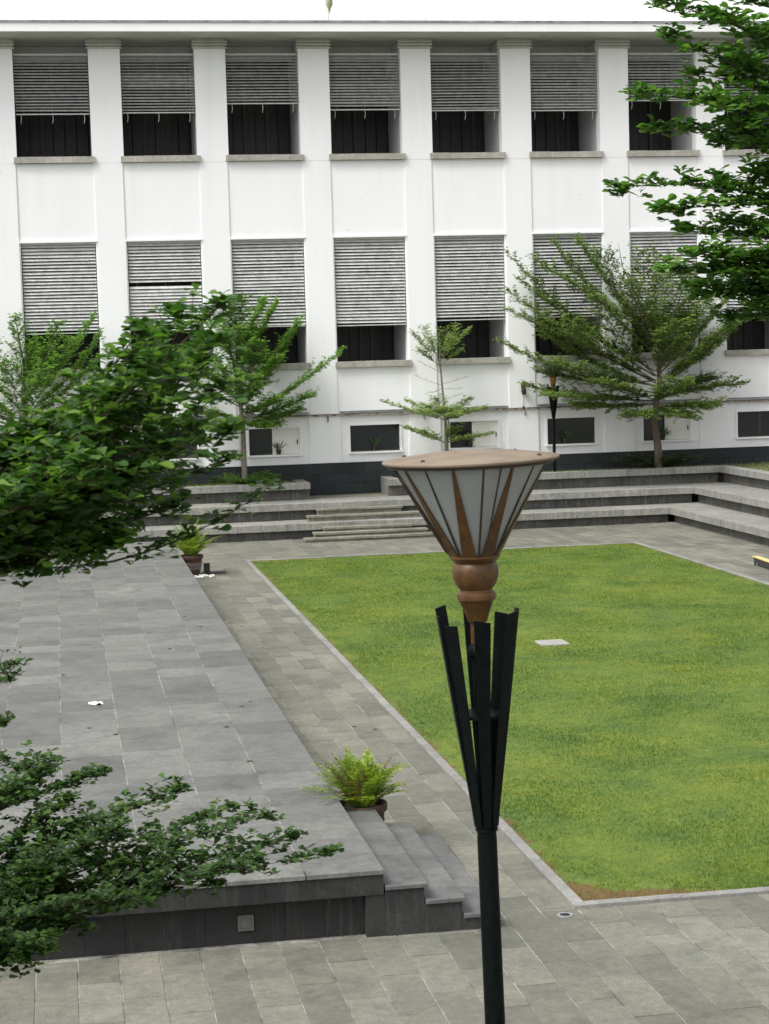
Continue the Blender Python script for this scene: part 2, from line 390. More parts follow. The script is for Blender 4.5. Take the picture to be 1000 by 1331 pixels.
# ------------------------------------------------------------------ ground
D = 48.8
SEATS = [(15.146, 45.308, 0.385), (16.12, 46.28, 0.80), (17.24, 47.40, 1.24)]
PLX, PLY0, PLY1, PLZ = 2.33, 13.95, 41.0, 0.53
g = MB().add([(-600, -600, -0.06), (600, -600, -0.06), (600, 900, -0.06), (-600, 900, -0.06)], [(0, 1, 2, 3)])
g.build('ground', 'earth', kind='structure')
pave = MB().add([(-14, -2, -0.004), (30, -2, -0.004), (30, D+0.1, -0.004), (-14, D+0.1, -0.004)], [(0, 1, 2, 3)]).build('courtyard_pavement', 'mortar', kind='structure')
rs = random.Random(4)
PW, PL = 0.3055, 0.838
paver_me = []
for q in range(4):
    paver_me.append(MB().box(0.0048, PW-0.0048-0.0008*(q % 2), 0.0045, PL-0.0045, -0.04, 0.0, 0.002).mesh('paver', 'paver'))
def covered(x, y):
    if LX0-0.1 < x < LX1+0.1 and LY0-0.1 < y < LY1+0.1: return True
    if x < PLX and PLY0 < y < PLY1: return True
    if x < PLX+0.9 and PLY0 < y < 16.45: return True
    if y > 45.7 or x > 15.6: return True
    return False
near, far = [], []
i0 = -48
for i in range(i0, 54):
    x = -0.028+i*PW
    for j in range(-16, 40):
        y = 13.467+(j+(0.5 if i % 2 else 0.0))*PL + ((i*37) % 5-2)*0.012
        cx, cy = x+PW/2, y+PL/2
        lo = [covered(x+0.02, y+0.02), covered(x+PW-0.02, y+0.02), covered(x+0.02, y+PL-0.02), covered(x+PW-0.02, y+PL-0.02)]
        if y+PL > 46 or y < -1 or all(lo): continue
        depth = cx*_f[0]+cy*_f[1]+CAM_H*-_f[2]*-1
        u = 500+F_PX*(cx*_r[0]+cy*_r[1]-CAM_H*_r[2])/max(cx*_f[0]+cy*_f[1]-CAM_H*_f[2], 0.1)
        if cy < 26.5 and cy > 11.3 and -60 < u < 1060: near.append((cy, x, y, lo))
        else: far.append((x, y, lo))
HOLES = [(LX0-0.1, LY0-0.1, LX1+0.1, LY1+0.1), (-99, PLY0+0.05, PLX, PLY1-0.02), (PLX-0.01, PLY0+0.05, PLX+0.87, 16.38)]
def clip(x, y, x1, y1):
    """cut a paver back to the edges of lawn, platform and steps: the pieces left over"""
    out = [(x, y, x1, y1)]
    for (a, b, c, d) in HOLES:
        nxt = []
        for (p, q, r, t) in out:
            if r <= a or p >= c or t <= b or q >= d: nxt.append((p, q, r, t)); continue
            if q < b: nxt.append((p, q, r, b))
            if t > d: nxt.append((p, d, r, t))
            if p < a: nxt.append((p, max(q, b), a, min(t, d)))
            if r > c: nxt.append((c, max(q, b), r, min(t, d)))
        out = nxt
    return [o for o in out if o[2]-o[0] > 0.03 and o[3]-o[1] > 0.03]
near.sort()
rest = near[290:]; near = near[:290]
far += [(x, y, lo) for _, x, y, lo in rest]
for _, x, y, lo in near:
    z = rs.uniform(-0.001, 0.003)
    c = clip(x, y, x+PW, y+PL)
    if c == [(x, y, x+PW, y+PL)]:
        put('paver', rs.choice(paver_me), pave, (x, y, z))
    else:
        for c in c:
            MB().box(c[0]+0.005, c[2]-0.005, c[1]+0.0045, c[3]-0.0045, -0.04, 0.0, 0.002).build('paver', 'paver', pave, (0, 0, z))
mb = MB(); rv = []
for x, y, lo in far:
    z = rs.uniform(-0.001, 0.003); k0 = len(mb.v)
    for a, b, c, d in clip(x, y, x+PW, y+PL):
        mb.box(a+0.005, c-0.005, b+0.005, d-0.005, -0.03, z)
    rv += [rs.random()]*(len(mb.v)-k0)
me = mb.mesh('distant_pavers', 'paver')
me.attributes.new('rnd', 'FLOAT', 'POINT').data.foreach_set('value', rv)
put('distant_pavers', me, pave, kind='stuff')

# ------------------------------------------------------------------ lawn, kerb, grass
lawn = MB()
NX, NY = 30, 80
lv = [(LX0+(LX1-LX0)*i/NX, LY0+(LY1-LY0)*j/NY, 0.012+0.005*math.sin(i*0.7)*math.sin(j*0.45)*min(1, i, j, NX-i, NY-j)) for j in range(NY+1) for i in range(NX+1)]
lawn.add(lv, [(j*(NX+1)+i, j*(NX+1)+i+1, (j+1)*(NX+1)+i+1, (j+1)*(NX+1)+i) for j in range(NY) for i in range(NX)])
lawn.build('lawn', 'turf', smooth=True, kind='structure')
kerb = put('lawn_kerb', None, kind='structure')
def kerb_run(p, q, vertical):
    L = abs(q-p); n = round(L/0.8)
    return [(p+(q-p)*k/n, p+(q-p)*(k+1)/n) for k in range(n)]
km = MB().box(-0.05, 0.05, 0.003, 0.797, -0.1, 0.03, 0.006).mesh('kerb_stone', 'kerb')
for (xx) in (LX0-0.05, LX1+0.05):
    n_ = 33; L_ = (LY1+0.1-(LY0-0.1))/n_
    for k in range(n_):
        o = put('kerb_stone', km, kerb, (xx, LY0-0.1+k*L_, rs.uniform(-0.003, 0.003))); o.scale.y = L_/0.8
for yy in (LY0-0.05, LY1+0.05):
    n_ = 11; L_ = (LX1-LX0)/n_
    for k in range(n_):
        o = put('kerb_stone', km, kerb, (LX0+k*L_, yy, rs.uniform(-0.003, 0.003)), (0, 0, -math.pi/2)); o.scale.y = L_/0.8

rng = np.random.default_rng(11)
def vnoise(x, y, s, seed):
    r = np.random.default_rng(seed); G = r.random((64, 64))
    x = x*s; y = y*s; ix = np.floor(x).astype(int); iy = np.floor(y).astype(int); fx = x-ix; fy = y-iy
    fx = fx*fx*(3-2*fx); fy = fy*fy*(3-2*fy)
    h = lambda a, b: G[a % 64, b % 64]
    return (h(ix, iy)*(1-fx)+h(ix+1, iy)*fx)*(1-fy)+(h(ix, iy+1)*(1-fx)+h(ix+1, iy+1)*fx)*fy
NB = 340000
ty = LY0+(LY1-LY0)*rng.random(NB)**1.55
tx = LX0+(LX1-LX0)*rng.random(NB)
edge = np.minimum(np.minimum(tx-LX0, LX1-tx), np.minimum(ty-LY0, LY1-ty))
corner = np.hypot((tx-LX0)/0.9, (ty-LY0)/0.7)
thr = 0.01+0.22*vnoise(tx, ty, 2.4, 2)**2
thr2 = np.where(corner < 1.5, 0.75*vnoise(tx, ty, 3, 5)*(1.5-corner), 0)
keep = (edge > thr) & (edge > thr2)
keep &= ~((np.hypot((tx-LX0)/1.25, (ty-LY0)/0.6) < 0.35+0.75*vnoise(tx, ty, 4, 6)) & (rng.random(NB) < 0.8))
keep |= rng.random(NB) < 0.2
man = (np.abs(tx-7.27) < 0.25) & (np.abs(ty-27.45) < 0.27)
keep &= ~man & (edge > 0.012)
tx, ty = tx[keep], ty[keep]; nb = len(tx)
hgt = (0.012+0.014*rng.random(nb))*(0.75+0.5*vnoise(tx, ty, 2.2, 9))
ang = rng.random(nb)*2*np.pi; wd = 0.005+0.004*rng.random(nb)+0.00022*(ty-14)
lean = 0.9*rng.random(nb)*hgt; la = rng.random(nb)*2*np.pi
V = np.zeros((nb, 3, 3), np.float32)
V[:, 0] = np.stack([tx-np.cos(ang)*wd, ty-np.sin(ang)*wd, np.full(nb, -0.004)], 1)
V[:, 1] = np.stack([tx+np.cos(ang)*wd, ty+np.sin(ang)*wd, np.full(nb, -0.004)], 1)
V[:, 2] = np.stack([tx+np.cos(la)*lean, ty+np.sin(la)*lean, 0.012+hgt], 1)
me = bpy.data.meshes.new('grass'); me.vertices.add(nb*3); me.vertices.foreach_set('co', V.reshape(-1))
me.loops.add(nb*3); me.loops.foreach_set('vertex_index', np.arange(nb*3, dtype=np.int32))
me.polygons.add(nb); me.polygons.foreach_set('loop_start', (np.arange(nb)*3).astype(np.int32))
me.attributes.new('rnd', 'FLOAT', 'POINT').data.foreach_set('value', np.repeat(rng.random(nb).astype(np.float32), 3))
me.update(); me.materials.append(M['blade'])
put('grass', me, label='short mown grass covering the courtyard lawn', category='grass', kind='stuff')

hatch = thing('inspection_cover', 'square grey cover with pale concrete frame sunk in the lawn', 'manhole', (7.27, 27.45, 0))
hm = MB()
hm.box(-0.215, 0.215, -0.235, -0.165, -0.05, 0.03, 0.006); hm.box(-0.215, 0.215, 0.165, 0.235, -0.05, 0.03, 0.006)
hm.box(-0.215, -0.145, -0.164, 0.164, -0.05, 0.029, 0.006); hm.box(0.145, 0.215, -0.164, 0.164, -0.05, 0.029, 0.006)
hm.build('frame', 'concrete', hatch); box('lid', 'cover', hatch, -0.142, 0.142, -0.162, 0.162, -0.05, 0.024, 0.004)
drain = thing('floor_drain', 'small round metal drain cover in the paving by the lawn corner', 'drain', (3.80, 14.13, 0.0))
MB().lathe([(0.0, -0.02), (0.062, -0.02), (0.062, 0.008), (0.045, 0.009), (0.044, 0.005), (0.0, 0.005)], 20).build('rim', 'steel', drain)
gm = MB()
for k in range(-2, 3): gm.box(-0.038, 0.038, k*0.016-0.003, k*0.016+0.003, 0.002, 0.0085)
gm.build('grate', 'iron', drain)

# ------------------------------------------------------------------ raised platform and its steps
plat = thing('raised_platform', 'raised stone platform with a broad grey tiled top beside the lawn', 'platform')
box('core', 'mortar', plat, -9.0, PLX-0.035, PLY0+0.16, PLY1-0.02, -0.03, PLZ-0.0035)
TW, TL = 0.611, 0.635
tile_me = [MB().box(0.005, TW-0.005, 0.003, TL-0.003, -0.034, 0.0, 0.002).mesh('floor_tile', 'tile') for _ in range(2)]
cand = []
for i in range(18):
    x1 = PLX-i*TW; x0 = x1-TW
    off = ((i*0.37) % 1.0)*TL*0.5
    j = 0; y = PLY0
    ys = [PLY0, PLY0+0.42+off*0.6]
    while ys[-1] < PLY1: ys.append(min(PLY1, ys[-1]+TL))
    for a, b in zip(ys[:-1], ys[1:]):
        if b-a > 0.03: cand.append((a, x0, b))
cand.sort(); cnt = 0; mb = MB(); rv = []
for a, x0, b in cand:
    cx, cy = x0+TW/2, (a+b)/2
    dp = cx*_f[0]+cy*_f[1]-(PLZ-CAM_H)*-_f[2]
    u = 500+F_PX*(cx*_r[0]+cy*_r[1])/dp
    z = PLZ+rs.uniform(-0.0015, 0.0015)
    if cnt < 300 and -40 < u < 1040 and cy < 33:
        o = put('floor_tile', tile_me[cnt % 2], plat, (x0, a, z)); o.scale.y = (b-a)/TL; cnt += 1
    else:
        k0 = len(mb.v); mb.box(x0+0.006, x0+TW-0.006, a+0.004, b-0.004, PLZ-0.034, z); rv += [rs.random()]*(len(mb.v)-k0)
me = mb.mesh('distant_floor_tiles', 'tile'); me.attributes.new('rnd', 'FLOAT', 'POINT').data.foreach_set('value', rv)
put('distant_floor_tiles', me, plat, kind='stuff')
# front band of facing stones, recess tiles below, end pier
xb = PLX-0.01
while xb > -5:
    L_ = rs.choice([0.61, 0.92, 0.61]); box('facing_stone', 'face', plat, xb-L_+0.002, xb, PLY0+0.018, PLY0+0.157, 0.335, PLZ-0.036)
    xb -= L_
xb = 2.17
while xb > -5:
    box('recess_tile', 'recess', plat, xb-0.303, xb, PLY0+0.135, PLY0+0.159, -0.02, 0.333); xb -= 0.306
box('pier_stone', 'face', plat, 2.18, PLX+0.0015, PLY0+0.03, PLY0+0.158, -0.02, 0.333)
lb = thing('step_light', 'small square recessed light with a pale frame in the platform front', 'light', (1.255, PLY0+0.136, 0.165))
fm = MB()
fm.box(-0.06, 0.06, -0.022, 0.0, 0.045, 0.06); fm.box(-0.06, 0.06, -0.022, 0.0, -0.06, -0.045)
fm.box(-0.06, -0.045, -0.021, 0.0, -0.0445, 0.0445); fm.box(0.045, 0.06, -0.021, 0.0, -0.0445, 0.0445)
fm.build('frame', 'beige_box', lb); box('cover_plate', 'beige_box', lb, -0.044, 0.044, -0.013, -0.001, -0.044, 0.044)

psteps = thing('platform_steps', 'dark stone side steps leading down from the platform to the path', 'steps')
sx = [(PLX, 2.667, 0.40), (2.667, 2.965, 0.265), (2.965, 3.235, 0.13)]
for k, (a, b, z) in enumerate(sx):
    y = PLY0
    for L_ in (0.9, 0.75, 0.8):
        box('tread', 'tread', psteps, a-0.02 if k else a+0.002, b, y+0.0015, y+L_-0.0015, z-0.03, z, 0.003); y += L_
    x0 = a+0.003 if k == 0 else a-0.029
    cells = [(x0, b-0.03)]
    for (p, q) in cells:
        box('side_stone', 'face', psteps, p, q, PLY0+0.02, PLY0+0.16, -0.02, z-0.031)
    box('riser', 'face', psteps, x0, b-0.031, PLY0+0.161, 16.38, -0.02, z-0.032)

# ------------------------------------------------------------------ stepped seating round the far corner
seat = thing('stepped_seating', 'three tiered grey stone seating terrace wrapping the far corner', 'terrace')
XL, YN = -8.0, 16.0
for k, (xc, yc, zc) in enumerate(SEATS):
    zb = SEATS[k-1][2] if k else 0.0
    dep = 1.30 if k < 2 else 0.30
    th = 0.168
    runs = [(XL, xc)] if k < 2 else [(XL, 6.28), (8.33, xc)]
    for (a, b) in runs:
        n_ = max(1, round((b-a)/1.2)); st = (b-a)/n_
        for i in range(n_):
            e = rs.uniform(-0.006, 0.006)
            box('seat_slab', 'seat', seat, a+i*st+0.003, a+(i+1)*st-0.003, yc+e, yc+dep, zc-th, zc+rs.uniform(-0.003, 0.003), 0.008)
        for i in range(n_):
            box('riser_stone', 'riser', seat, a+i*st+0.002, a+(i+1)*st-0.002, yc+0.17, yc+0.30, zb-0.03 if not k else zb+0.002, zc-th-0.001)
    box('seat_slab', 'seat', seat, xc+0.003, xc+dep, yc+0.001, yc+dep, zc-th, zc, 0.008)
    n_ = round((yc-YN)/1.2); st = (yc-YN)/n_
    for i in range(n_):
        e = rs.uniform(-0.006, 0.006)
        box('seat_slab', 'seat', seat, xc+e, xc+dep, YN+i*st+0.003, YN+(i+1)*st-0.003, zc-th, zc+rs.uniform(-0.003, 0.003), 0.008)
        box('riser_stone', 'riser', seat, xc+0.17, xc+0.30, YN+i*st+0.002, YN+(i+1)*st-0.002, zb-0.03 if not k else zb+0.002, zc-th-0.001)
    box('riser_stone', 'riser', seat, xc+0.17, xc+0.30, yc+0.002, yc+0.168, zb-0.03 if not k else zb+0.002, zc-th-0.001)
# planter ends beside the landing
for a, b in ((6.0, 6.28), (8.33, 8.61)):
    box('planter_end_wall', 'seat', seat, a+0.004, b-0.004, 47.705, D-0.05, 0.802, 1.236, 0.006)
box('planter_soil', 'soil', seat, XL, 5.998, 47.705, D-0.05, 0.81, 1.17)
box('planter_soil', 'soil', seat, 8.615, 17.53, 47.705, D-0.05, 0.81, 1.17)
box('planter_soil', 'soil', seat, 17.545, 21, YN, D-0.05, 0.81, 1.17)
for i in range(3):
    box('landing_slab', 'mossy', seat, 6.283+i*0.683, 6.283+(i+1)*0.683-0.004, 47.585, D-0.055, 0.70, 0.80+0.002*i)
tst = thing('terrace_steps', 'mossy stone steps with thin overhanging treads up the seating terrace', 'steps')
def tstep(x0, x1, y0, y1, z, zb):
    n_ = 4; st = (x1-x0)/n_
    for i in range(n_):
        box('tread', 'mossy', tst, x0+i*st+0.002, x1 if i == n_-1 else x0+(i+1)*st-0.002, y0+rs.uniform(-.008, .008), y1, z-0.047, z+rs.uniform(-0.004, 0.004), 0.004)
    box('riser', 'mossy', tst, x0+0.03, x1-0.03, y0+0.045, y1-0.002, zb, z-0.048)
tstep(5.70, 8.98, 44.36, 44.75, 0.098, -0.03); tstep(5.97, 8.78, 44.66, 45.05, 0.196, -0.03); tstep(6.25, 8.47, 44.96, 45.30, 0.292, -0.03)
tstep(5.96, 8.80, 45.66, 46.05, 0.525, 0.388); tstep(6.24, 8.40, 45.96, 46.27, 0.665, 0.388)

# ------------------------------------------------------------------ the building
bld = thing('white_building', 'long white two storey building with louvred openings between pilasters', 'building', (0, 0, 0))
PB, X0 = 2.679, 0.2016
BAYS = range(-2, 10)
WX0, WX1 = X0+(BAYS[0]-0.5)*PB, X0+(BAYS[-1]+0.5)*PB
OW = 1.89
Z_PL, Z_LEDGE, Z_LS, Z_LT, Z_US, Z_SOF = 1.63, 2.90, 4.285, 7.51, 9.665, 12.62
# plinth of slate tiles
pl = box('plinth', 'grout', bld, WX0, WX1, D-0.03, D+0.3, 0.0, Z_PL-0.012)
zr = [0.30, 0.565, 0.83, 1.095, 1.36, Z_PL]
tm = {}
for r_ in range(5):
    h_ = zr[r_+1]-zr[r_]
    me_ = MB().box(0.003, 0.797, -0.028, 0.0, 0.003, h_-0.003).mesh('plinth_tile', 'plinth')
    x = WX0+(0.4 if r_ % 2 else 0.0)
    while x+0.8 < WX1:
        if r_ >= 1:
            put('plinth_tile', me_, pl, (x, D-0.031+rs.choice([0, 0, 0, 0, -0.03])*(r_ < 4), zr[r_]))
        x += 0.8
box('plinth_cap', 'plinth', pl, WX0, WX1, D-0.062, D+0.0, Z_PL-0.011, Z_PL+0.006)
# wall body by bays
zt = 2.87
for i in BAYS:
    xc = X0+i*PB; xa, xb_ = xc-PB/2, xc+PB/2; oa, ob = xc-OW/2, xc+OW/2
    d0, d1 = D+0.030, D+0.36
    # piers of the wall body, left and right half
    for (p, q) in ((xa, oa), (ob, xb_)):
        box('wall_pier', 'white', bld, p, q, d0, d1, Z_LS-0.13, Z_SOF-0.002)
    box('spandrel', 'white', bld, oa+0.001, ob-0.001, d0, d1, Z_LT+0.001, Z_US-0.16)
    box('spandrel', 'white', bld, xa, xb_, d0, d1, Z_LEDGE+0.02, Z_LS-0.131)
    # raised pilaster strips
    box('pilaster', 'white', bld, xa-0.36, xa+0.36, D, d0-0.001, Z_LEDGE+0.021, Z_US-0.16)
    box('pilaster', 'white', bld, xa-0.40, xa+0.40, D-0.004, d0-0.001, Z_US-0.159, 12.36)
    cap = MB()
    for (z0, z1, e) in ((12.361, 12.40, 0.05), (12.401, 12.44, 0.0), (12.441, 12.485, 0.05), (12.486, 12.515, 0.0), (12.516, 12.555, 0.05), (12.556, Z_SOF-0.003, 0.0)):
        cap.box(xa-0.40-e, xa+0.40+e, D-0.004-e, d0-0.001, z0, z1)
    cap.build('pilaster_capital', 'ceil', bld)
    # shallow hood over the lower opening and sill trim at the panel foot
    box('window_hood', 'white', bld, oa-0.04, ob+0.04, D-0.02, d0-0.001, Z_LT+0.002, Z_LT+0.045)
    box('panel_ledge', 'gutter', bld, xc-0.93, xc+0.93, D-0.03, d0-0.001, 2.955, 2.99)
    # stone sills, three pieces each
    for zs in (Z_LS, Z_US):
        sil = MB().box(oa-0.0, ob+0.0, D+0.05, D+0.34, zs-0.128, zs-0.012).build('window_sill', 'sill', bld)
        for (p, q) in ((-1.013, -0.45), (-0.447, 0.655), (0.658, 1.013)):
            box('sill_stone', 'sill', sil, xc+p, xc+q, D-0.085, D+0.049, zs-0.152, zs+rs.uniform(-0.004, 0.004), 0.006)
    # gallery behind: cross walls, boarded inner wall
    for zf, zc_ in ((4.10, 7.45), (9.45, Z_SOF-0.01)):
        box('cross_wall', 'inner', bld, xb_-0.385, xb_+0.385, D+0.362, D+2.12, zf, zc_)
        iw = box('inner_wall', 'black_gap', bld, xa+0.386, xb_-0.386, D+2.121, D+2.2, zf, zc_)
        bm2_ = MB().box(0.0, 0.09, -0.06, 0.0, 0.02, zc_-zf-0.4).mesh('door_post', 'dark_frame')
        bm_ = MB().box(0.012, 0.288, -0.02, 0.0, 0.02, zc_-zf-0.4).mesh('door_board', 'wood_dark')
        for q in range(6):
            if rs.random() < 0.4: put('door_post', bm2_, iw, (xa+0.40+q*0.305, D+2.07, zf))
            put('door_board', bm_, iw, (xa+0.425+q*0.305, D+2.12-rs.choice([0, 0.05]), zf))
        box('lintel', 'inner', bld, oa+0.002, ob-0.002, D+1.20, D+1.26, zc_-0.36 if zf > 8 else 7.36, zc_-0.002 if zf > 8 else 7.449)
for zf in (4.0, 9.35):
    box('gallery_floor', 'inner', bld, WX0, WX1, D+0.361, D+2.6, zf-0.2, zf+0.098)
for zf in (7.451, ):
    box('gallery_ceiling', 'inner', bld, WX0, WX1, D+0.361, D+2.6, zf, zf+0.15)
box('rear_wall', 'white', bld, WX0, WX1, D+2.6, D+12, 0, 14.4)
# cornice
box('cornice', 'white', bld, WX0-0.5, WX1+0.5, 47.80, D+0.5, Z_SOF+0.012, 12.845)
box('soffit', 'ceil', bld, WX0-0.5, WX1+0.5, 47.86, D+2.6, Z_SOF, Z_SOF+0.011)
box('gutter', 'gutter', bld, WX0-0.5, WX1+0.5, 47.775, 47.92, 12.846, 12.905)
gt = MB()
for i in range(60): gt.box(WX0+i*0.56, WX0+i*0.56+0.012, 47.768, 47.93, 12.846, 12.91)
gt.build('gutter_brackets', 'rail', bld)
box('parapet', 'parapet', bld, WX0-0.5, WX1+0.5, D+0.2, D+0.55, 12.846, 14.6)
box('roof', 'gutter', bld, WX0-0.5, WX1+0.5, D+0.551, D+12, 14.4, 14.55)
# basement storey
for i in BAYS:
    xc = X0+i*PB; xa, xb_ = xc-PB/2, xc+PB/2
    fa, fb, z0, z1 = xc-0.665, xc+0.665, 1.905, 2.60
    d0 = D+0.045
    mbw = MB()
    mbw.box(xa, fa, d0, D+0.36, Z_PL, Z_LEDGE-0.03); mbw.box(fb, xb_, d0, D+0.36, Z_PL, Z_LEDGE-0.03)
    mbw.box(fa+0.001, fb-0.001, d0, D+0.36, z1, Z_LEDGE-0.03); mbw.box(fa+0.001, fb-0.001, d0, D+0.36, Z_PL, z0)
    mbw.build('basement_wall', 'white', bld)
    box('pilaster', 'white', bld, xa-0.42, xa+0.42, D-0.006, d0-0.001, Z_PL+0.008, Z_LEDGE-0.03)
    fr = MB()
    fr.box(fa-0.05, fb+0.05, D+0.02, d0+0.03, z1-0.002, z1+0.05); fr.box(fa-0.06, fb+0.06, D-0.03, d0+0.10, z0-0.05, z0+0.0)
    fr.box(fa-0.05, fa-0.001, D+0.021, d0+0.03, z0+0.001, z1-0.003); fr.box(fb+0.001, fb+0.05, D+0.021, d0+0.03, z0+0.001, z1-0.003)
    win = fr.build('basement_window', 'white', bld)
    half = i in (2, 4, 6, 0)
    ga, gb = (fa+0.002, xc-0.05) if half else (fa+0.002, fb-0.002)
    inf = MB()
    inf.box(ga, gb, D+0.13, D+0.17, z0+0.001, z0+0.035); inf.box(ga, gb, D+0.13, D+0.17, z1-0.03, z1-0.003)
    inf.box(ga, ga+0.03, D+0.131, D+0.169, z0+0.036, z1-0.031); inf.box(gb-0.03, gb, D+0.131, D+0.169, z0+0.036, z1-0.031)
    if i == 7: inf.box(xc-0.03, xc+0.03, D+0.131, D+0.169, z0+0.036, z1-0.031)
    inf.build('window_frame', 'dark_frame', win)
    box('pane', 'pane', win, ga+0.03, gb-0.03, D+0.146, D+0.153, z0+0.035, z1-0.03)
    if half:
        pn = box('sliding_panel', 'panel', win, xc-0.049, fb-0.002, D+0.075, D+0.105, z0+0.002, z1-0.004)
        box('panel_handle', 'iron', win, fb-0.075, fb-0.045, D+0.066, D+0.0745, z0+0.26, z0+0.38)
led = MB(); xs = np.arange(WX0, WX1, 0.05)
v = []; f = []
for k, x in enumerate(xs):
    y = D-0.055-0.012*(k % 2)-0.008*rs.random(); zz = Z_LEDGE+0.006*rs.random()
    v += [(x, y, zz-0.032), (x, y, zz), (x, D+0.34, Z_LEDGE+0.018), (x, D+0.34, Z_LEDGE-0.029)]
    if k: f += [(4*k-4+a, 4*k+a, 4*k+b, 4*k-4+b) for a, b in ((0, 1), (1, 2), (2, 3), (3, 0))]
led.add(v, f).build('drip_ledge', 'rust', bld)
for x in (6.98, 9.55, 12.30, 14.9):
    MB().tube([(x, D+0.0, 2.84), (x, D-0.05, 2.83), (x, D-0.06, 2.76), (x, D-0.045, 2.70)], [0.022, 0.022, 0.018, 0.008], 8).build('drip_spout', 'rust', bld)
wl = thing('wall_lamp', 'small dark lamp fixed to a pilaster with a cable hanging below', 'lamp', (12.27, D-0.001, 3.40))
MB().box(-0.05, 0.05, -0.03, 0.0, -0.06, 0.16).build('backplate', 'iron', wl)
MB().lathe([(0.03, 0.0), (0.055, 0.03), (0.06, 0.12), (0.045, 0.17), (0.02, 0.19)], 12, (0, -0.095, -0.14)).build('lamp_head', 'iron', wl)
MB().tube([(0, -0.012, -0.06), (0.004, -0.008, -0.25), (0, -0.012, -0.45)], 0.006, 5).build('cable', 'gutter', wl)
MB().lathe([(0.02, -0.52), (0.035, -0.50), (0.035, -0.46), (0.01, -0.44)], 10, (0, -0.04, 0)).build('junction_knob', 'iron', wl)
cl = thing('roof_lamp', 'pale green lamp body on a thin stalk above the cornice gutter', 'lamp', (at(427, 28, 47.85)[0], 47.85, 12.91))
MB().tube([(0, 0, -0.02), (0.0, 0, 0.05), (0.015, 0, 0.15), (0.03, 0, 0.24)], [0.012, 0.016, 0.018, 0.03], 8).build('stalk', 'rail', cl)
MB().lathe([(0.03, 0.22), (0.045, 0.25), (0.05, 0.27), (0.035, 0.28), (0.06, 0.32), (0.095, 0.38), (0.10, 0.55), (0.10, 0.70), (0.07, 0.75)], 14, (0.03, 0, 0)).build('lamp_body', 'greenlamp', cl, smooth=True)

# louvred blinds: slat by slat
UB = {0: 10.746, 1: 10.767, 2: 10.984, 3: 10.81, 4: 10.774, 5: 10.756, 6: 11.003}
LB = {0: 5.203, 1: 5.22, 2: 5.24, 3: 5.209, 4: 5.282, 5: 5.297, 6: 5.30, 7: 5.29}
def slat_mesh(w_, dpt, tilt, mat):
    c, s_ = math.cos(tilt), math.sin(tilt); t = 0.0045
    v = []
    for x in (-w_/2, w_/2):
        for (a, b) in ((-dpt/2, -t), (dpt/2, -t), (dpt/2, t), (-dpt/2, t)):
            v.append((x, a*c-b*s_, a*s_+b*c))
    m_ = MB().add(v, [(0, 1, 2, 3), (7, 6, 5, 4), (0, 4, 5, 1), (1, 5, 6, 2), (2, 6, 7, 3), (3, 7, 4, 0)])
    return m_.mesh('slat', mat)
sm_u = slat_mesh(1.84, 0.075, R(38), 'slat_shaded'); sm_l = slat_mesh(1.85, 0.078, R(45), 'slat')
for i in BAYS:
    xc = X0+i*PB
    for up in (0, 1):
        ztop = 12.22 if up else Z_LT-0.02
        zbot = (UB if up else LB).get(i, 10.76 if up else 5.25)
        yb = D+0.20 if up else D+0.11
        bl = box('blind', 'rail', bld, xc-0.925, xc+0.925, yb-0.035, yb+0.035, ztop-0.03 if not up else ztop, ztop+0.018 if not up else ztop+0.05)
        pitch = 0.0765 if up else 0.0845
        z = ztop-0.065; k = 0
        tilt_all = rs.uniform(-0.004, 0.004); ta = rs.uniform(-0.10, 0.10); sag = rs.choice([0, 0, 1])*rs.uniform(0.1, 0.25); ks = rs.randrange(4, 22)
        while z > zbot+0.05:
            if not (up == 0 and i == 1 and k == 12):
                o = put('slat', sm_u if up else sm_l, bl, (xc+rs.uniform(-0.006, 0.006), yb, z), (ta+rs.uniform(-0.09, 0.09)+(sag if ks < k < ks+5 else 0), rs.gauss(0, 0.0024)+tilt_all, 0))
            z -= pitch; k += 1
        box('bottom_rail', 'rail', bl, xc-0.92, xc+0.92, yb-0.03, yb+0.03, zbot, zbot+0.028)
        lad = MB()
        for q in (-0.72, 0.0, 0.72):
            lad.box(xc+q-0.002, xc+q+0.002, yb+0.036, yb+0.040, zbot, ztop)
            if up: lad.tube([(xc+q*1.1, yb-0.02, zbot), (xc+q*1.1+0.01, yb-0.03, zbot-0.10), (xc+q*1.1-0.01, yb-0.02, zbot-0.22)], 0.007, 4)
        lad.build('blind_cord', 'rail', bl)

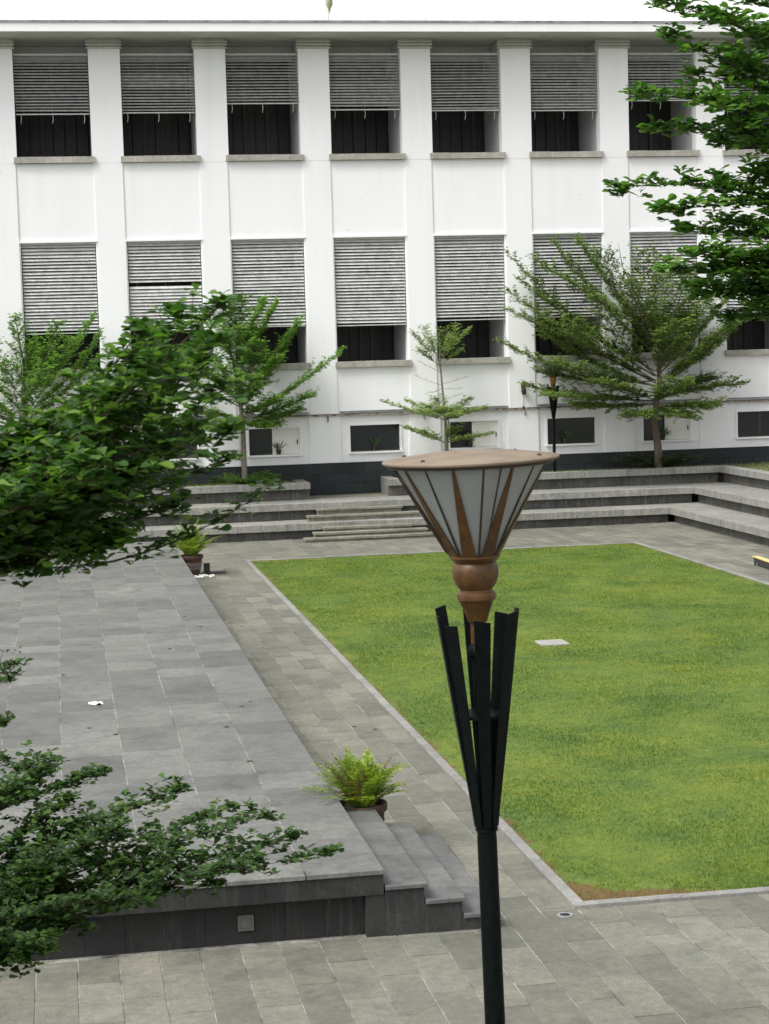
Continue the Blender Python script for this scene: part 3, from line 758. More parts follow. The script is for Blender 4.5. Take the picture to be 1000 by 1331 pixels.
# ------------------------------------------------------------------ torch lamps
def torch(label, base, tilt, z_low, cop='copper'):
    t = thing('torch_lamp', label, 'lamp', base, 'torch shaped courtyard lamps')
    t.rotation_euler = (0, tilt, 0)
    MB().lathe([(0.07, z_low), (0.07, z_low+0.03), (0.046, z_low+0.05), (0.043, z_low+0.5), (0.0385, 2.60), (0.036, 2.655)], 24).build('pole', 'pole', t, smooth=True)
    MB().lathe([(0.036, 2.632), (0.043, 2.636), (0.0435, 2.648), (0.036, 2.654)], 24).build('pole_collar', 'pole', t, smooth=True)
    MB().lathe([(0.030, 2.65), (0.027, 3.26), (0.024, 3.30), (0.038, 3.315), (0.044, 3.335), (0.038, 3.36), (0.024, 3.372)], 20).build('inner_stem', 'pole', t, smooth=True)
    MB().lathe([(0.028, 3.085), (0.098, 3.088), (0.098, 3.10), (0.028, 3.102)], 24).build('ring_plate', 'pole', t)
    for k in range(8):
        a = R(-4+45*k)+rs.uniform(-0.06, 0.06); top = 3.46+rs.uniform(0, 0.07); rt = 0.160+rs.uniform(-0.010, 0.014)
        ca, sa = math.cos(a), math.sin(a)
        v = []
        for (r_, z, wd_) in ((0.041, 2.655, 0.015), (0.048, 2.72, 0.017), (0.102, 3.105, 0.024), (rt, top, 0.032)):
            sl_ = rs.uniform(-0.007, 0.007) if z > 3.3 else 0
            for (dr, s_) in ((0, -1), (0, 1), (0.005, 1), (0.005, -1)):
                v.append(((r_+dr)*ca-s_*wd_*sa, (r_+dr)*sa+s_*wd_*ca, z+s_*sl_))
        f = [(3, 2, 1, 0), (12, 13, 14, 15)]
        for j in range(3):
            for q in range(4):
                f.append((4*j+q, 4*j+(q+1) % 4, 4*j+4+(q+1) % 4, 4*j+4+q))
        MB().add(v, f).build('blade', 'pole', t)
    MB().lathe([(0.020, 3.365), (0.0285, 3.372), (0.0285, 3.455), (0.036, 3.456), (0.042, 3.475), (0.062, 3.530), (0.066, 3.538), (0.0745, 3.545), (0.0765, 3.556), (0.074, 3.568), (0.064, 3.576), (0.063, 3.583),
                (0.078, 3.602), (0.088, 3.630), (0.0905, 3.652), (0.086, 3.678), (0.078, 3.688), (0.084, 3.694), (0.0985, 3.708), (0.0985, 3.716), (0.088, 3.722)], 32).build('copper_stem', cop, t, smooth=True)
    for (x, z) in ((0.03, 3.42), (0.03, 3.395)):
        MB().lathe([(0.004, 0), (0.006, 0.002), (0.006, 0.008), (0.003, 0.01)], 8).build('bolt', 'iron', t, (x-0.004, -0.008, z), rot=(0, math.pi/2, 0))
    zb_, zt_, rb, rt = 3.718, 4.072, 0.088, 0.295
    ph = R(-3-90)
    for k in range(16):
        a0, a1 = ph+k*math.pi/8+0.012, ph+(k+1)*math.pi/8-0.012
        v = []
        for (r_, z) in ((rb, zb_), (rt, zt_), (rt-0.004, zt_), (rb-0.004, zb_)):
            for a in (a0, a1): v.append((r_*math.cos(a), r_*math.sin(a), z))
        MB().add(v, [(0, 1, 3, 2), (2, 3, 5, 4), (4, 5, 7, 6), (6, 7, 1, 0), (0, 2, 4, 6), (1, 7, 5, 3)]).build('glass_pane', 'milky', t)
        a = ph+k*math.pi/8
        wb, wt = (0.0165, 0.0035) if k % 2 else (0.0042, 0.0042)
        if k % 2 == 0:
            p0 = np.array([(rb+0.006)*math.cos(a), (rb+0.006)*math.sin(a), zb_-0.004]); p1 = np.array([(rt+0.004)*math.cos(a), (rt+0.004)*math.sin(a), zt_+0.008])
            MB().tube([p0, p1], 0.0042, 6).build('rib', 'strip_dark', t)
            if k % 4 == 0:
                r2 = 0.014
                p0 = np.array([(rb+r2+0.012)*math.cos(a+0.2), (rb+r2+0.012)*math.sin(a+0.2), zb_+0.012]); p1 = np.array([(rt+r2+0.012)*math.cos(a+0.2), (rt+r2+0.012)*math.sin(a+0.2), zt_+0.008])
                MB().tube([p0, p1], 0.0035, 6).build('guard_rod', 'strip_dark', t)
        else:
            v = []
            for (r_, z, wd_) in ((rb+0.001, zb_-0.002, 0.028), (rt+0.001, zt_, 0.0045)):
                for (dr, s_) in ((0, -1), (0, 1), (0.005, 1), (0.005, -1)):
                    v.append(((r_+dr)*math.cos(a)-s_*wd_*math.sin(a), (r_+dr)*math.sin(a)+s_*wd_*math.cos(a), z))
            f = [(3, 2, 1, 0), (4, 5, 6, 7)]+[(q, (q+1) % 4, 4+(q+1) % 4, 4+q) for q in range(4)]
            MB().add(v, f).build('wedge_strip', 'copper', t)
    lid = MB().lathe([(0.30, 4.070), (0.330, 4.074), (0.339, 4.079), (0.340, 4.085), (0.336, 4.089), (0.27, 4.099), (0.18, 4.110), (0.08, 4.117), (0.01, 4.119)], 56).build('lid', 'copper_top', t, smooth=True)
    MB().lathe([(0.292, 4.061), (0.318, 4.063), (0.318, 4.070), (0.292, 4.070)], 48).build('lid_rim', 'strip_dark', lid)
    for a in (-140, -40, 40, 140):
        MB().lathe([(0.009, 4.085), (0.009, 4.099), (0.004, 4.103)], 8, (0.29*math.cos(R(a)), 0.29*math.sin(R(a)), 0)).build('lid_screw', 'strip_dark', lid)
    return t
torch('tall torch shaped lamp with copper lid and black blades standing before the lawn', (1.626, 7.0, 0.0), R(-1.1), 0.0)
torch('slim dark torch lamp standing by the building among tree branches', (12.93, 48.2, 0.0), R(0.2), 1.165, 'amber')

# ------------------------------------------------------------------ trees
UP = np.array([0, 0, 1.0])
def unit(v): return v/(np.linalg.norm(v)+1e-9)
def bez(a, c, b, n):
    t = np.linspace(0, 1, n)[:, None]
    return (1-t)**2*a+2*t*(1-t)*c+t*t*b

def rosette(L, rng, p, n, ln, asp, upness=0.5, axis=UP):
    a = rng.random(n)*2*math.pi
    h = np.stack([np.cos(a), np.sin(a), np.zeros(n)], 1)
    A = h+axis[None]*(upness*(0.2+rng.random(n))-0.12)[:, None]+rng.normal(0, 0.15, (n, 3))
    N = UP[None]-h*0.35+rng.normal(0, 0.28, (n, 3))
    sz = ln*(0.45+0.75*rng.random(n))
    L.append((p[None]+rng.normal(0, 0.1, (n, 3))*ln, A, N, sz, sz*asp*(0.85+0.3*rng.random(n))))

def spray(wood, L, rng, a, b, width, ntw, ln, asp, r0, arc=0.05, leaf_n=4, step=None, from_t=0.15, droop=0.0, flat=0.35, bare=0.0):
    """one limb with a flat fan of twigs carrying leaf rosettes"""
    a = np.asarray(a, float); b = np.asarray(b, float)
    dist = np.linalg.norm(b-a)
    c = (a+b)/2+UP*arc*dist+rng.normal(0, 0.03, 3)*dist
    pts = bez(a, c, b, 9)
    wood.tube(pts, np.linspace(r0, r0*0.15, 9), 5)
    step = step or ln*1.2
    for t in np.linspace(from_t, 1.0, ntw):
        t = min(1, max(0.03, t+rng.normal(0, 0.02)))
        p = (1-t)**2*a+2*t*(1-t)*c+t*t*b
        d = unit(2*(1-t)*(c-a)+2*t*(b-c)); s = unit(np.cross(d, UP)); upv = unit(np.cross(s, d))
        for sg in (-1, 1):
            tl = width*(0.25+0.85*max(0.0, math.sin(math.pi*min(1, max(0.0, t-from_t*0.6)/1.05)))**0.8*(1.15-0.45*t))*(0.55+0.65*rng.random())
            if t > 0.97: tl *= 0.45
            q = p+(d*(0.75+0.3*rng.random())+s*sg*(0.75+0.3*rng.random())+upv*rng.normal(0.12, flat))*tl*0.8-UP*droop*tl
            wood.tube([p, (p+q)/2+UP*0.03*tl, q], [r0*0.12*(1-0.6*t)+0.0012, r0*0.08*(1-0.6*t)+0.001, 0.001], 3)
            k = max(2, int(tl/step))
            for e in np.linspace(0.25, 1.0, k):
                if rng.random() < bare: continue
                rosette(L, rng, p+(q-p)*e+UP*0.02*tl+rng.normal(0, 0.35*ln, 3), leaf_n, ln, asp)
        if rng.random() > bare: rosette(L, rng, p+upv*0.02*width, leaf_n, ln, asp)
    rosette(L, rng, b, leaf_n+2, ln, asp, 0.8)

def finish_tree(name, label, base, trunk, tr_r, wood, L, tpl, lm, bark, rng, group, n=10):
    t = thing(name, label, 'tree', tuple(base), group)
    off = -np.asarray(base)
    tk = MB().tube([p+off for p in map(np.asarray, trunk)], tr_r, n).build('trunk', bark, t, smooth=True)
    wood.v = [tuple(np.asarray(p)+off) for p in wood.v]
    wood.build('branches', bark, t, smooth=True)
    L = [(l[0]+off, *l[1:]) for l in L]
    leaf_object('crown', L, tpl, lm, t, rng)
    return t

# -- right courtyard tree against the facade
rng = np.random.default_rng(21)
Z5 = lambda x, y, dy: at(640+x/3.125, 290+y/3.125, 48.0+dy)
base = Z5(678, 968, 0); base[2] = 1.16
trunk = [base, Z5(672, 900, 0), Z5(658, 810, 0), Z5(668, 720, 0), Z5(680, 640, 0), Z5(675, 540, 0), Z5(640, 420, 0), Z5(590, 300, -.1), Z5(530, 180, -.1), Z5(512, 80, -.1)]
rad = [0.12, 0.10, 0.088, 0.08, 0.065, 0.05, 0.035, 0.022, 0.012, 0.004]
wood, L = MB(), []
tips = [((660, 600), (60, 120), -.6), ((660, 620), (105, 225), .3), ((660, 640), (60, 268), -1.4), ((665, 650), (62, 352), -.2), ((665, 690), (30, 482), -.7),
        ((660, 660), (190, 440), .4), ((665, 700), (128, 655), .3), ((665, 720), (215, 700), -1.5), ((650, 520), (250, 75), -.2), ((640, 480), (345, 70), .3), ((630, 450), (175, 150), -1.0),
        ((640, 470), (440, 110), -.9), ((650, 480), (610, 115), -.6), ((655, 500), (700, 140), .3), ((660, 540), (800, 190), -1.2), ((670, 600), (930, 230), .2), ((672, 620), (1030, 215), -.7),
        ((672, 640), (1060, 330), -1.3), ((672, 650), (1000, 400), .4), ((675, 660), (930, 480), -.8), ((675, 680), (900, 630), .3), ((675, 700), (1010, 652), -.4), ((668, 740), (905, 740), -.9), ((668, 740), (790, 790), -1.6),
        ((660, 760), (580, 780), -1.5), ((665, 730), (330, 740), -.6), ((668, 720), (420, 640), -1.8), ((665, 660), (250, 560), -1.7), ((665, 640), (300, 380), -1.9), ((665, 620), (420, 300), -1.6), ((670, 620), (760, 400), -1.9), ((660, 560), (560, 240), -1.5), ((665, 600), (820, 330), .4), ((668, 720), (760, 640), -2.0), ((668, 640), (180, 600), .2)]
for (s, e, dy) in tips:
    spray(wood, L, rng, Z5(s[0], s[1], 0), Z5(e[0], e[1], dy), 0.60, 46, 0.060, 0.66, 0.020, arc=-0.05, leaf_n=8, step=0.05, from_t=0.16, flat=0.22, bare=0.10)
finish_tree('layered_tree', 'wide layered tree with brown trunk spreading in front of the louvred openings', base, trunk, rad, wood, L, TPL_SMALL, 'leaf_olive', 'bark', rng, 'trees in the planters along the building')

# -- tree left of the terrace steps
rng = np.random.default_rng(22)
Z6 = lambda x, y, dy: at(280+x/5.118, 380+y/5.118, 48.0+dy)
base = Z6(195, 1230, 0); base[2] = 1.16
trunk = [base, Z6(190, 1050, 0), Z6(185, 900, 0), Z6(170, 760, 0), Z6(150, 600, 0), Z6(110, 430, 0), Z6(70, 250, 0), Z6(50, 120, 0)]
wood, L = MB(), []
tips = [((180, 840), (845, 385), -.3), ((180, 860), (650, 680), -.6), ((180, 870), (560, 780), .2), ((178, 870), (390, 880), -1.0), ((160, 700), (580, 165), -.2), ((160, 680), (490, 300), .3), ((165, 740), (400, 440), -1.2),
        ((130, 520), (410, 75), -.4), ((110, 440), (330, 50), .2), ((100, 380), (160, 50), -.5), ((110, 450), (40, 60), -.9), ((160, 700), (-120, 200), -.3), ((165, 740), (-200, 380), -.8), ((165, 760), (-220, 560), .2), ((175, 830), (-200, 760), -.4),
        ((178, 860), (-120, 900), -1.0), ((175, 820), (420, 700), -1.5), ((170, 780), (250, 560), -1.7), ((165, 760), (60, 500), -1.7), ((178, 850), (60, 860), -1.6), ((150, 640), (300, 330), -1.3), ((140, 560), (100, 250), -1.2)]
for (s, e, dy) in tips:
    spray(wood, L, rng, Z6(s[0], s[1], 0), Z6(e[0], e[1], dy), 0.46, 40, 0.062, 0.66, 0.016, arc=-0.06, leaf_n=8, step=0.05, from_t=0.15, flat=0.24, bare=0.05)
spray(wood, L, rng, Z6(185, 1060, 0), Z6(-5, 1055, -.3), 0.10, 12, 0.045, 0.5, 0.010, arc=0.0, leaf_n=2, step=0.09, flat=0.15)
finish_tree('layered_tree', 'leafy green tree rising from the grassy planter left of the terrace steps', base, trunk, [0.075, 0.068, 0.06, 0.055, 0.045, 0.032, 0.02, 0.006], wood, L, TPL_SMALL, 'leaf_mid', 'bark_pale', rng, 'trees in the planters along the building')

# -- tree at the left end of the planter
rng = np.random.default_rng(23)
P7 = lambda u, v, dy: at(u, v, 48.0+dy)
base = P7(35, 640, 0); base[2] = 1.16
trunk = [base, P7(34, 570, 0), P7(30, 520, 0), P7(32, 480, 0), P7(25, 440, 0), P7(20, 415, 0)]
wood, L = MB(), []
tips = [((30, 540), (124, 408), -.4), ((30, 540), (132, 435), .2), ((32, 550), (130, 465), -.8), ((32, 555), (140, 500), -.2), ((32, 530), (75, 420), -1.0), ((30, 520), (95, 440), -1.3), ((30, 510), (20, 412), -.2), ((30, 520), (-25, 425), -.6), ((30, 535), (-50, 460), .2),
        ((32, 550), (-50, 500), -.8), ((32, 560), (60, 480), -1.6), ((32, 560), (110, 520), -1.0), ((32, 560), (-20, 520), -1.3), ((30, 540), (50, 440), .3), ((30, 560), (10, 470), -1.5)]
for (s, e, dy) in tips:
    spray(wood, L, rng, P7(s[0], s[1], 0), P7(e[0], e[1], dy), 0.46, 38, 0.062, 0.66, 0.016, arc=-0.05, leaf_n=8, step=0.05, from_t=0.15, flat=0.24, bare=0.06)
finish_tree('layered_tree', 'light green spreading tree at the outer end of the planter, partly behind dark foliage', base, trunk, [0.07, 0.06, 0.055, 0.04, 0.02, 0.006], wood, L, TPL_SMALL, 'leaf_mid', 'bark_pale', rng, 'trees in the planters along the building')

# -- slender young tree
rng = np.random.default_rng(24)
Z8 = lambda x, y, dy: at(400+x/3.333, 500+y/3.333, 48.0+dy)
base = Z8(600, 330, 0); base[2] = 1.16
trunk = [base, Z8(600, 250, 0), Z8(597, 150, 0), Z8(588, 60, 0), Z8(580, -30, 0), Z8(572, -110, 0), P7(572, 455, 0), P7(572, 430, 0)]
wood, L = MB(), []
wood.tube([base+[0.05, 0, 0], Z8(606, 240, 0), Z8(610, 160, -.02), Z8(600, 100, 0)], [0.035, 0.03, 0.022, 0.008], 6)
tips = [((592, 150), (335, 75), -.2), ((592, 150), (430, 70), .4), ((594, 150), (775, 98), -.2), ((594, 150), (700, 60), .3), ((594, 155), (480, 110), -1.0), ((594, 155), (640, 130), -1.1), ((594, 150), (560, 60), .4), ((594, 150), (680, 110), -.5), ((594, 140), (520, 90), -.5), ((594, 140), (600, 100), -.8),
        ((598, 250), (420, 185), -.2), ((598, 250), (800, 212), -.2), ((598, 255), (500, 200), -.9), ((598, 255), (700, 225), -.8), ((598, 240), (640, 190), -.6)]
for (s, e, dy) in tips:
    spray(wood, L, rng, Z8(s[0], s[1], 0), Z8(e[0], e[1], dy), 0.30, 24, 0.058, 0.66, 0.010, arc=-0.02, leaf_n=5, step=0.055, from_t=0.25, flat=0.12, bare=0.12)
tips = [((572, 470), (537, 432), -.2), ((572, 470), (610, 428), -.3), ((572, 470), (552, 425), .3), ((572, 470), (592, 424), .3), ((572, 472), (560, 440), -.6), ((572, 472), (588, 440), -.6), ((572, 475), (600, 455), -.2), ((572, 475), (545, 455), -.2), ((572, 465), (575, 430), -.3)]
for (s, e, dy) in tips:
    spray(wood, L, rng, P7(s[0], s[1], 0), P7(e[0], e[1], dy), 0.26, 18, 0.056, 0.66, 0.008, arc=-0.02, leaf_n=5, step=0.05, from_t=0.3, flat=0.2, bare=0.05)
for (s, e, dy) in [((574, 500), (540, 488), -.2), ((574, 500), (608, 490), -.2), ((575, 505), (555, 512), -.4), ((575, 485), (545, 470), .1), ((575, 505), (600, 505), -.3), ((577, 520), (600, 512), -.4)]:
    spray(wood, L, rng, P7(s[0], s[1], 0), P7(e[0], e[1], dy), 0.12, 8, 0.04, 0.5, 0.006, arc=0.0, leaf_n=2, step=0.12, from_t=0.3, flat=0.2, bare=0.35)
finish_tree('young_tree', 'slender young tree with thin flat tiers of pale leaves by the white wall', base, trunk, [0.05, 0.042, 0.036, 0.03, 0.025, 0.018, 0.012, 0.004], wood, L, TPL_SMALL, 'leaf_pale', 'bark_pale', rng, 'trees in the planters along the building')

# -- near tree whose branches reach in beside the viewer
rng = np.random.default_rng(31)
tb = np.array([-1.25, 6.2, 0.0])
trunk = [tb, tb+[0.02, 0, 1.0], tb+[0.03, -0.03, 2.0], tb+[0.05, -0.08, 3.0], tb+[0.06, -0.12, 4.0], tb+[0.08, -0.1, 5.0], tb+[0.1, -0.1, 5.8]]
wood, L = MB(), []
def limb(p, zt, r):
    k = tb+np.array([0.05, -0.08, zt])
    wood.tube(bez(k, (k+p)/2+UP*0.05, p, 6), np.linspace(r*1.4, r, 6), 6)
up_tips = [((-60, 745), (150, 705), 5.2, .10), ((-60, 740), (120, 660), 5.5, .16), ((-60, 730), (235, 655), 5.6, .13), ((-60, 700), (210, 610), 5.3, .17), ((-60, 690), (292, 565), 5.4, .12), ((-60, 660), (290, 505), 5.2, .12), ((-60, 640), (285, 445), 5.0, .11),
           ((-60, 620), (285, 398), 4.9, .12), ((-60, 640), (185, 425), 5.1, .09), ((-60, 640), (160, 510), 5.0, .13), ((-60, 660), (120, 535), 5.5, .12), ((-60, 660), (60, 560), 5.3, .12), ((-60, 680), (120, 600), 4.9, .15), ((-60, 690), (60, 640), 5.0, .17),
           ((-60, 650), (240, 480), 5.6, .17), ((-60, 680), (250, 560), 5.0, .17), ((-60, 720), (90, 690), 5.1, .14), ((-60, 670), (200, 540), 5.7, .18), ((-60, 640), (280, 440), 5.5, .10), ((-60, 690), (305, 592), 5.6, .10), ((-60, 600), (40, 575), 5.2, .11),
           ((-60, 640), (230, 410), 5.3, .13), ((-60, 660), (265, 470), 5.35, .12), ((-60, 650), (180, 470), 5.2, .14), ((-60, 690), (170, 620), 5.6, .17)]
for (s, e, d, wd_) in up_tips:
    top = e[1] < 520
    a = at(s[0], s[1]+(70 if top else 15), d); b = at(e[0], e[1], d+rng.normal(0, 0.1))
    limb(a, a[2]-0.35, 0.012)
    spray(wood, L, rng, a, b, wd_*rng.uniform(0.6, 1.2), 17, 0.046, 0.72, 0.0075, arc=-0.09 if top else 0.0, leaf_n=6, step=0.036, from_t=0.1, flat=0.5)
a = at(120, 735, 5.5); b = at(352, 632, 5.5)
spray(wood, L, rng, a, b, 0.035, 12, 0.040, 0.62, 0.004, arc=-0.10, leaf_n=3, step=0.04, from_t=0.2, flat=0.3)
spray(wood, L, rng, at(-60, 740, 5.5), a, 0.05, 8, 0.04, 0.62, 0.006, arc=0.0, leaf_n=3, step=0.05)
Lup = L; L = []
lo_tips = [((-60, 1215), (425, 1108), 8.0, .13), ((-60, 1190), (350, 1060), 8.2, .17), ((-60, 1190), (300, 1050), 8.4, .16), ((-60, 1180), (235, 1025), 8.6, .15), ((-60, 1080), (135, 1003), 8.8, .13), ((-60, 1070), (60, 1000), 8.9, .15), ((-60, 1210), (330, 1120), 7.8, .20), ((-60, 1200), (230, 1110), 8.0, .22),
           ((-60, 1200), (150, 1080), 8.2, .22), ((-60, 1220), (200, 1160), 7.7, .17), ((-60, 1230), (90, 1190), 7.8, .20), ((-60, 1220), (60, 1130), 8.0, .22), ((-60, 1240), (60, 1230), 7.6, .14), ((-60, 1250), (25, 1245), 7.6, .13), ((-60, 1200), (380, 1090), 8.1, .16), ((-60, 1190), (110, 1070), 8.5, .17), ((-60, 1215), (280, 1150), 7.9, .14), ((-60, 1060), (20, 1030), 8.6, .12), ((-60, 1150), (90, 1040), 8.5, .13)]
for (s, e, d, wd_) in lo_tips:
    a = at(s[0], s[1], d); b = at(e[0], e[1], d+rng.normal(0, 0.12))
    limb(a, a[2]-0.3, 0.012)
    spray(wood, L, rng, a, b, wd_*rng.uniform(0.7, 1.25), 22, 0.042, 0.68, 0.006, arc=0.02, leaf_n=7, step=0.036, from_t=0.1, flat=0.34)
for (s, e, d) in [((-60, 900), (22, 862), 7.5), ((-60, 900), (12, 882), 7.6), ((-60, 960), (4, 940), 7.5), ((-60, 1010), (6, 985), 7.8)]:
    a = at(*s, d); limb(a, a[2]-0.3, 0.008)
    spray(wood, L, rng, a, at(*e, d), 0.08, 8, 0.036, 0.6, 0.005, arc=0.02, leaf_n=4, step=0.04, from_t=0.3)
# the same tree goes on beyond the frame
for k in range(26):
    a_ = rng.uniform(1.6, 5.4); zz = rng.uniform(2.2, 5.6)
    k0 = tb+np.array([0.06, -0.1, zz-0.4]); e = k0+np.array([math.cos(a_)*1.5, math.sin(a_)*1.5, 0.45])
    if e[0] > -0.75: e[0] = -0.75-rng.random()*0.4
    spray(wood, L, rng, k0, e, 0.3, 12, 0.042, 0.62, 0.02, arc=0.0, leaf_n=4, step=0.07, from_t=0.3)
t = thing('foreground_tree', 'dark leafy tree reaching in with dense branches above the tiled platform', 'tree', tuple(tb))
off = -tb
MB().tube([p+off for p in trunk], [0.13, 0.11, 0.10, 0.085, 0.065, 0.045, 0.02], 12).build('trunk', 'bark_dark', t, smooth=True)
wood.v = [tuple(np.asarray(p)+off) for p in wood.v]
wood.build('branches', 'bark_dark', t, smooth=True)
leaf_object('crown', [(l[0]+off, *l[1:]) for l in Lup], TPL_BIG, 'leaf_near', t, rng)
leaf_object('lower_crown', [(l[0]+off, *l[1:]) for l in L], TPL_BIG, 'leaf_low', t, rng)

# -- broad leaved tree on the other side
rng = np.random.default_rng(41)
tb = np.array([7.9, 12.6, 0.0])
trunk = [tb, tb+[0.02, 0, 1.5], tb+[-0.03, 0.05, 3.0], tb+[0, 0.05, 4.5], tb+[0.05, 0, 6.0], tb+[0.05, 0, 7.5], tb+[0.05, 0.1, 8.6]]
wood, L = MB(), []
rt_tips = [((1130, 120), (862, 2), 12.8, .14), ((1130, 180), (868, 48), 12.5, .14), ((1130, 150), (905, 95), 12.9, .16), ((1130, 190), (822, 122), 12.6, .12), ((1130, 200), (850, 165), 12.7, .11), ((1130, 180), (920, 130), 12.4, .20),
           ((1130, 240), (802, 243), 12.6, .075), ((1130, 270), (850, 275), 12.5, .075), ((1130, 330), (885, 300), 12.7, .14), ((1130, 360), (875, 350), 12.5, .15), ((1130, 370), (905, 385), 12.6, .12), ((1130, 300), (930, 240), 12.4, .15), ((1130, 330), (940, 290), 12.9, .18), ((1130, 350), (960, 340), 12.4, .18),
           ((1130, 380), (985, 400), 12.6, .14), ((1130, 120), (930, 20), 12.5, .18), ((1130, 160), (960, 80), 12.8, .20), ((1130, 220), (950, 160), 12.6, .20), ((1130, 100), (960, -10), 12.7, .18), ((1130, 220), (930, 185), 12.9, .15), ((1130, 260), (980, 225), 12.5, .16), ((1130, 320), (1000, 300), 12.6, .2), ((1130, 120), (1000, 40), 12.5, .2), ((1130, 180), (1000, 120), 12.7, .2), ((1130, 380), (892, 372), 12.7, .13), ((1130, 410), (940, 415), 12.6, .12), ((1130, 360), (900, 330), 12.4, .14), ((1130, 400), (960, 380), 12.8, .16), ((1130, 390), (930, 350), 12.5, .16)]
for (s, e, d, wd_) in rt_tips:
    a = at(s[0], s[1], d); b = at(e[0], e[1], d+rng.normal(0, 0.15))
    k = np.array([tb[0], tb[1], a[2]-0.5]); wood.tube(bez(k, (k+a)/2+UP*0.15, a, 6), np.linspace(0.045, 0.02, 6), 6)
    spray(wood, L, rng, a, b, wd_*1.2, 17, 0.088, 0.62, 0.014, arc=0.05, leaf_n=7, step=0.07, from_t=0.06, flat=0.4)
for k in range(40):
    a_ = rng.uniform(-2.2, 2.4); zz = rng.uniform(4.8, 8.6)
    k0 = tb+np.array([0.03, 0.03, zz-0.5]); e = k0+np.array([math.cos(a_)*2.2, math.sin(a_)*2.2, 0.4])
    spray(wood, L, rng, k0, e, 0.5, 10, 0.075, 0.52, 0.03, arc=0.03, leaf_n=5, step=0.14, from_t=0.3)
finish_tree('broad_leaved_tree', 'broad leaved tree with glossy green rosettes reaching across the white facade', tb, trunk, [0.16, 0.14, 0.12, 0.10, 0.08, 0.05, 0.02], wood, L, TPL_BIG, 'leaf_right', 'bark_dark', rng, None, 12)

# ------------------------------------------------------------------ planter undergrowth
def shrub(name, label, c, n, rx, ry, h, ln, lm, seed):
    rng = np.random.default_rng(seed)
    t = thing(name, label, 'shrub', tuple(c)); wood, L = MB(), []
    for k in range(n):
        a = rng.random()*2*math.pi
        b = np.array([math.cos(a)*rx*rng.uniform(0.4, 1), math.sin(a)*ry*rng.uniform(0.4, 1), h*rng.uniform(0.45, 1)])
        spray(wood, L, rng, np.array([b[0]*0.1, b[1]*0.1, -0.01]), b, 0.2, 12, ln, 0.6, 0.007, arc=0.1, leaf_n=5, step=0.06, from_t=0.2, flat=0.3)
    wood.build('stems', 'bark', t); leaf_object('foliage', L, TPL_SMALL, lm, t, rng)
shrub('low_shrub', 'low dark spreading shrub round the foot of the wide layered tree', (15.75, 48.05, 1.17), 34, 1.6, 0.4, 0.42, 0.05, 'leaf_shrub', 51)
shrub('low_shrub', 'small green shrub at the foot of the tree left of the terrace steps', (4.75, 47.98, 1.17), 18, 1.0, 0.3, 0.33, 0.05, 'leaf_mid', 52)
def tuft_strip(name, label, x0, x1, y0, y1, z, n, seed):
    rng = np.random.default_rng(seed); L = []
    for k in range(n):
        p = np.array([rng.uniform(x0, x1), rng.uniform(y0, y1), z-0.01]); a = rng.random()*6.28
        L.append((p, np.array([math.cos(a)*0.5, math.sin(a)*0.5, 1.0]), np.array([math.sin(a), math.cos(a), 0.3]), rng.uniform(0.04, 0.10), 0.012))
    leaf_object(name, L, TPL_SMALL, 'leaf_pale', None, rng, label=label, category='grass', kind='stuff')
tuft_strip('planter_grass', 'yellowish grass filling the planter left of the terrace steps', -4, 5.95, 47.72, 48.7, 1.17, 7000, 61)
tuft_strip('planter_grass', 'patchy grass in the corner planter of the seating terrace', 17.6, 20.4, 30.0, 48.6, 1.17, 9000, 62)
tuft_strip('planter_grass', 'sparse grass in the planter under the wide layered tree', 8.7, 17.5, 47.75, 48.7, 1.17, 2500, 63)

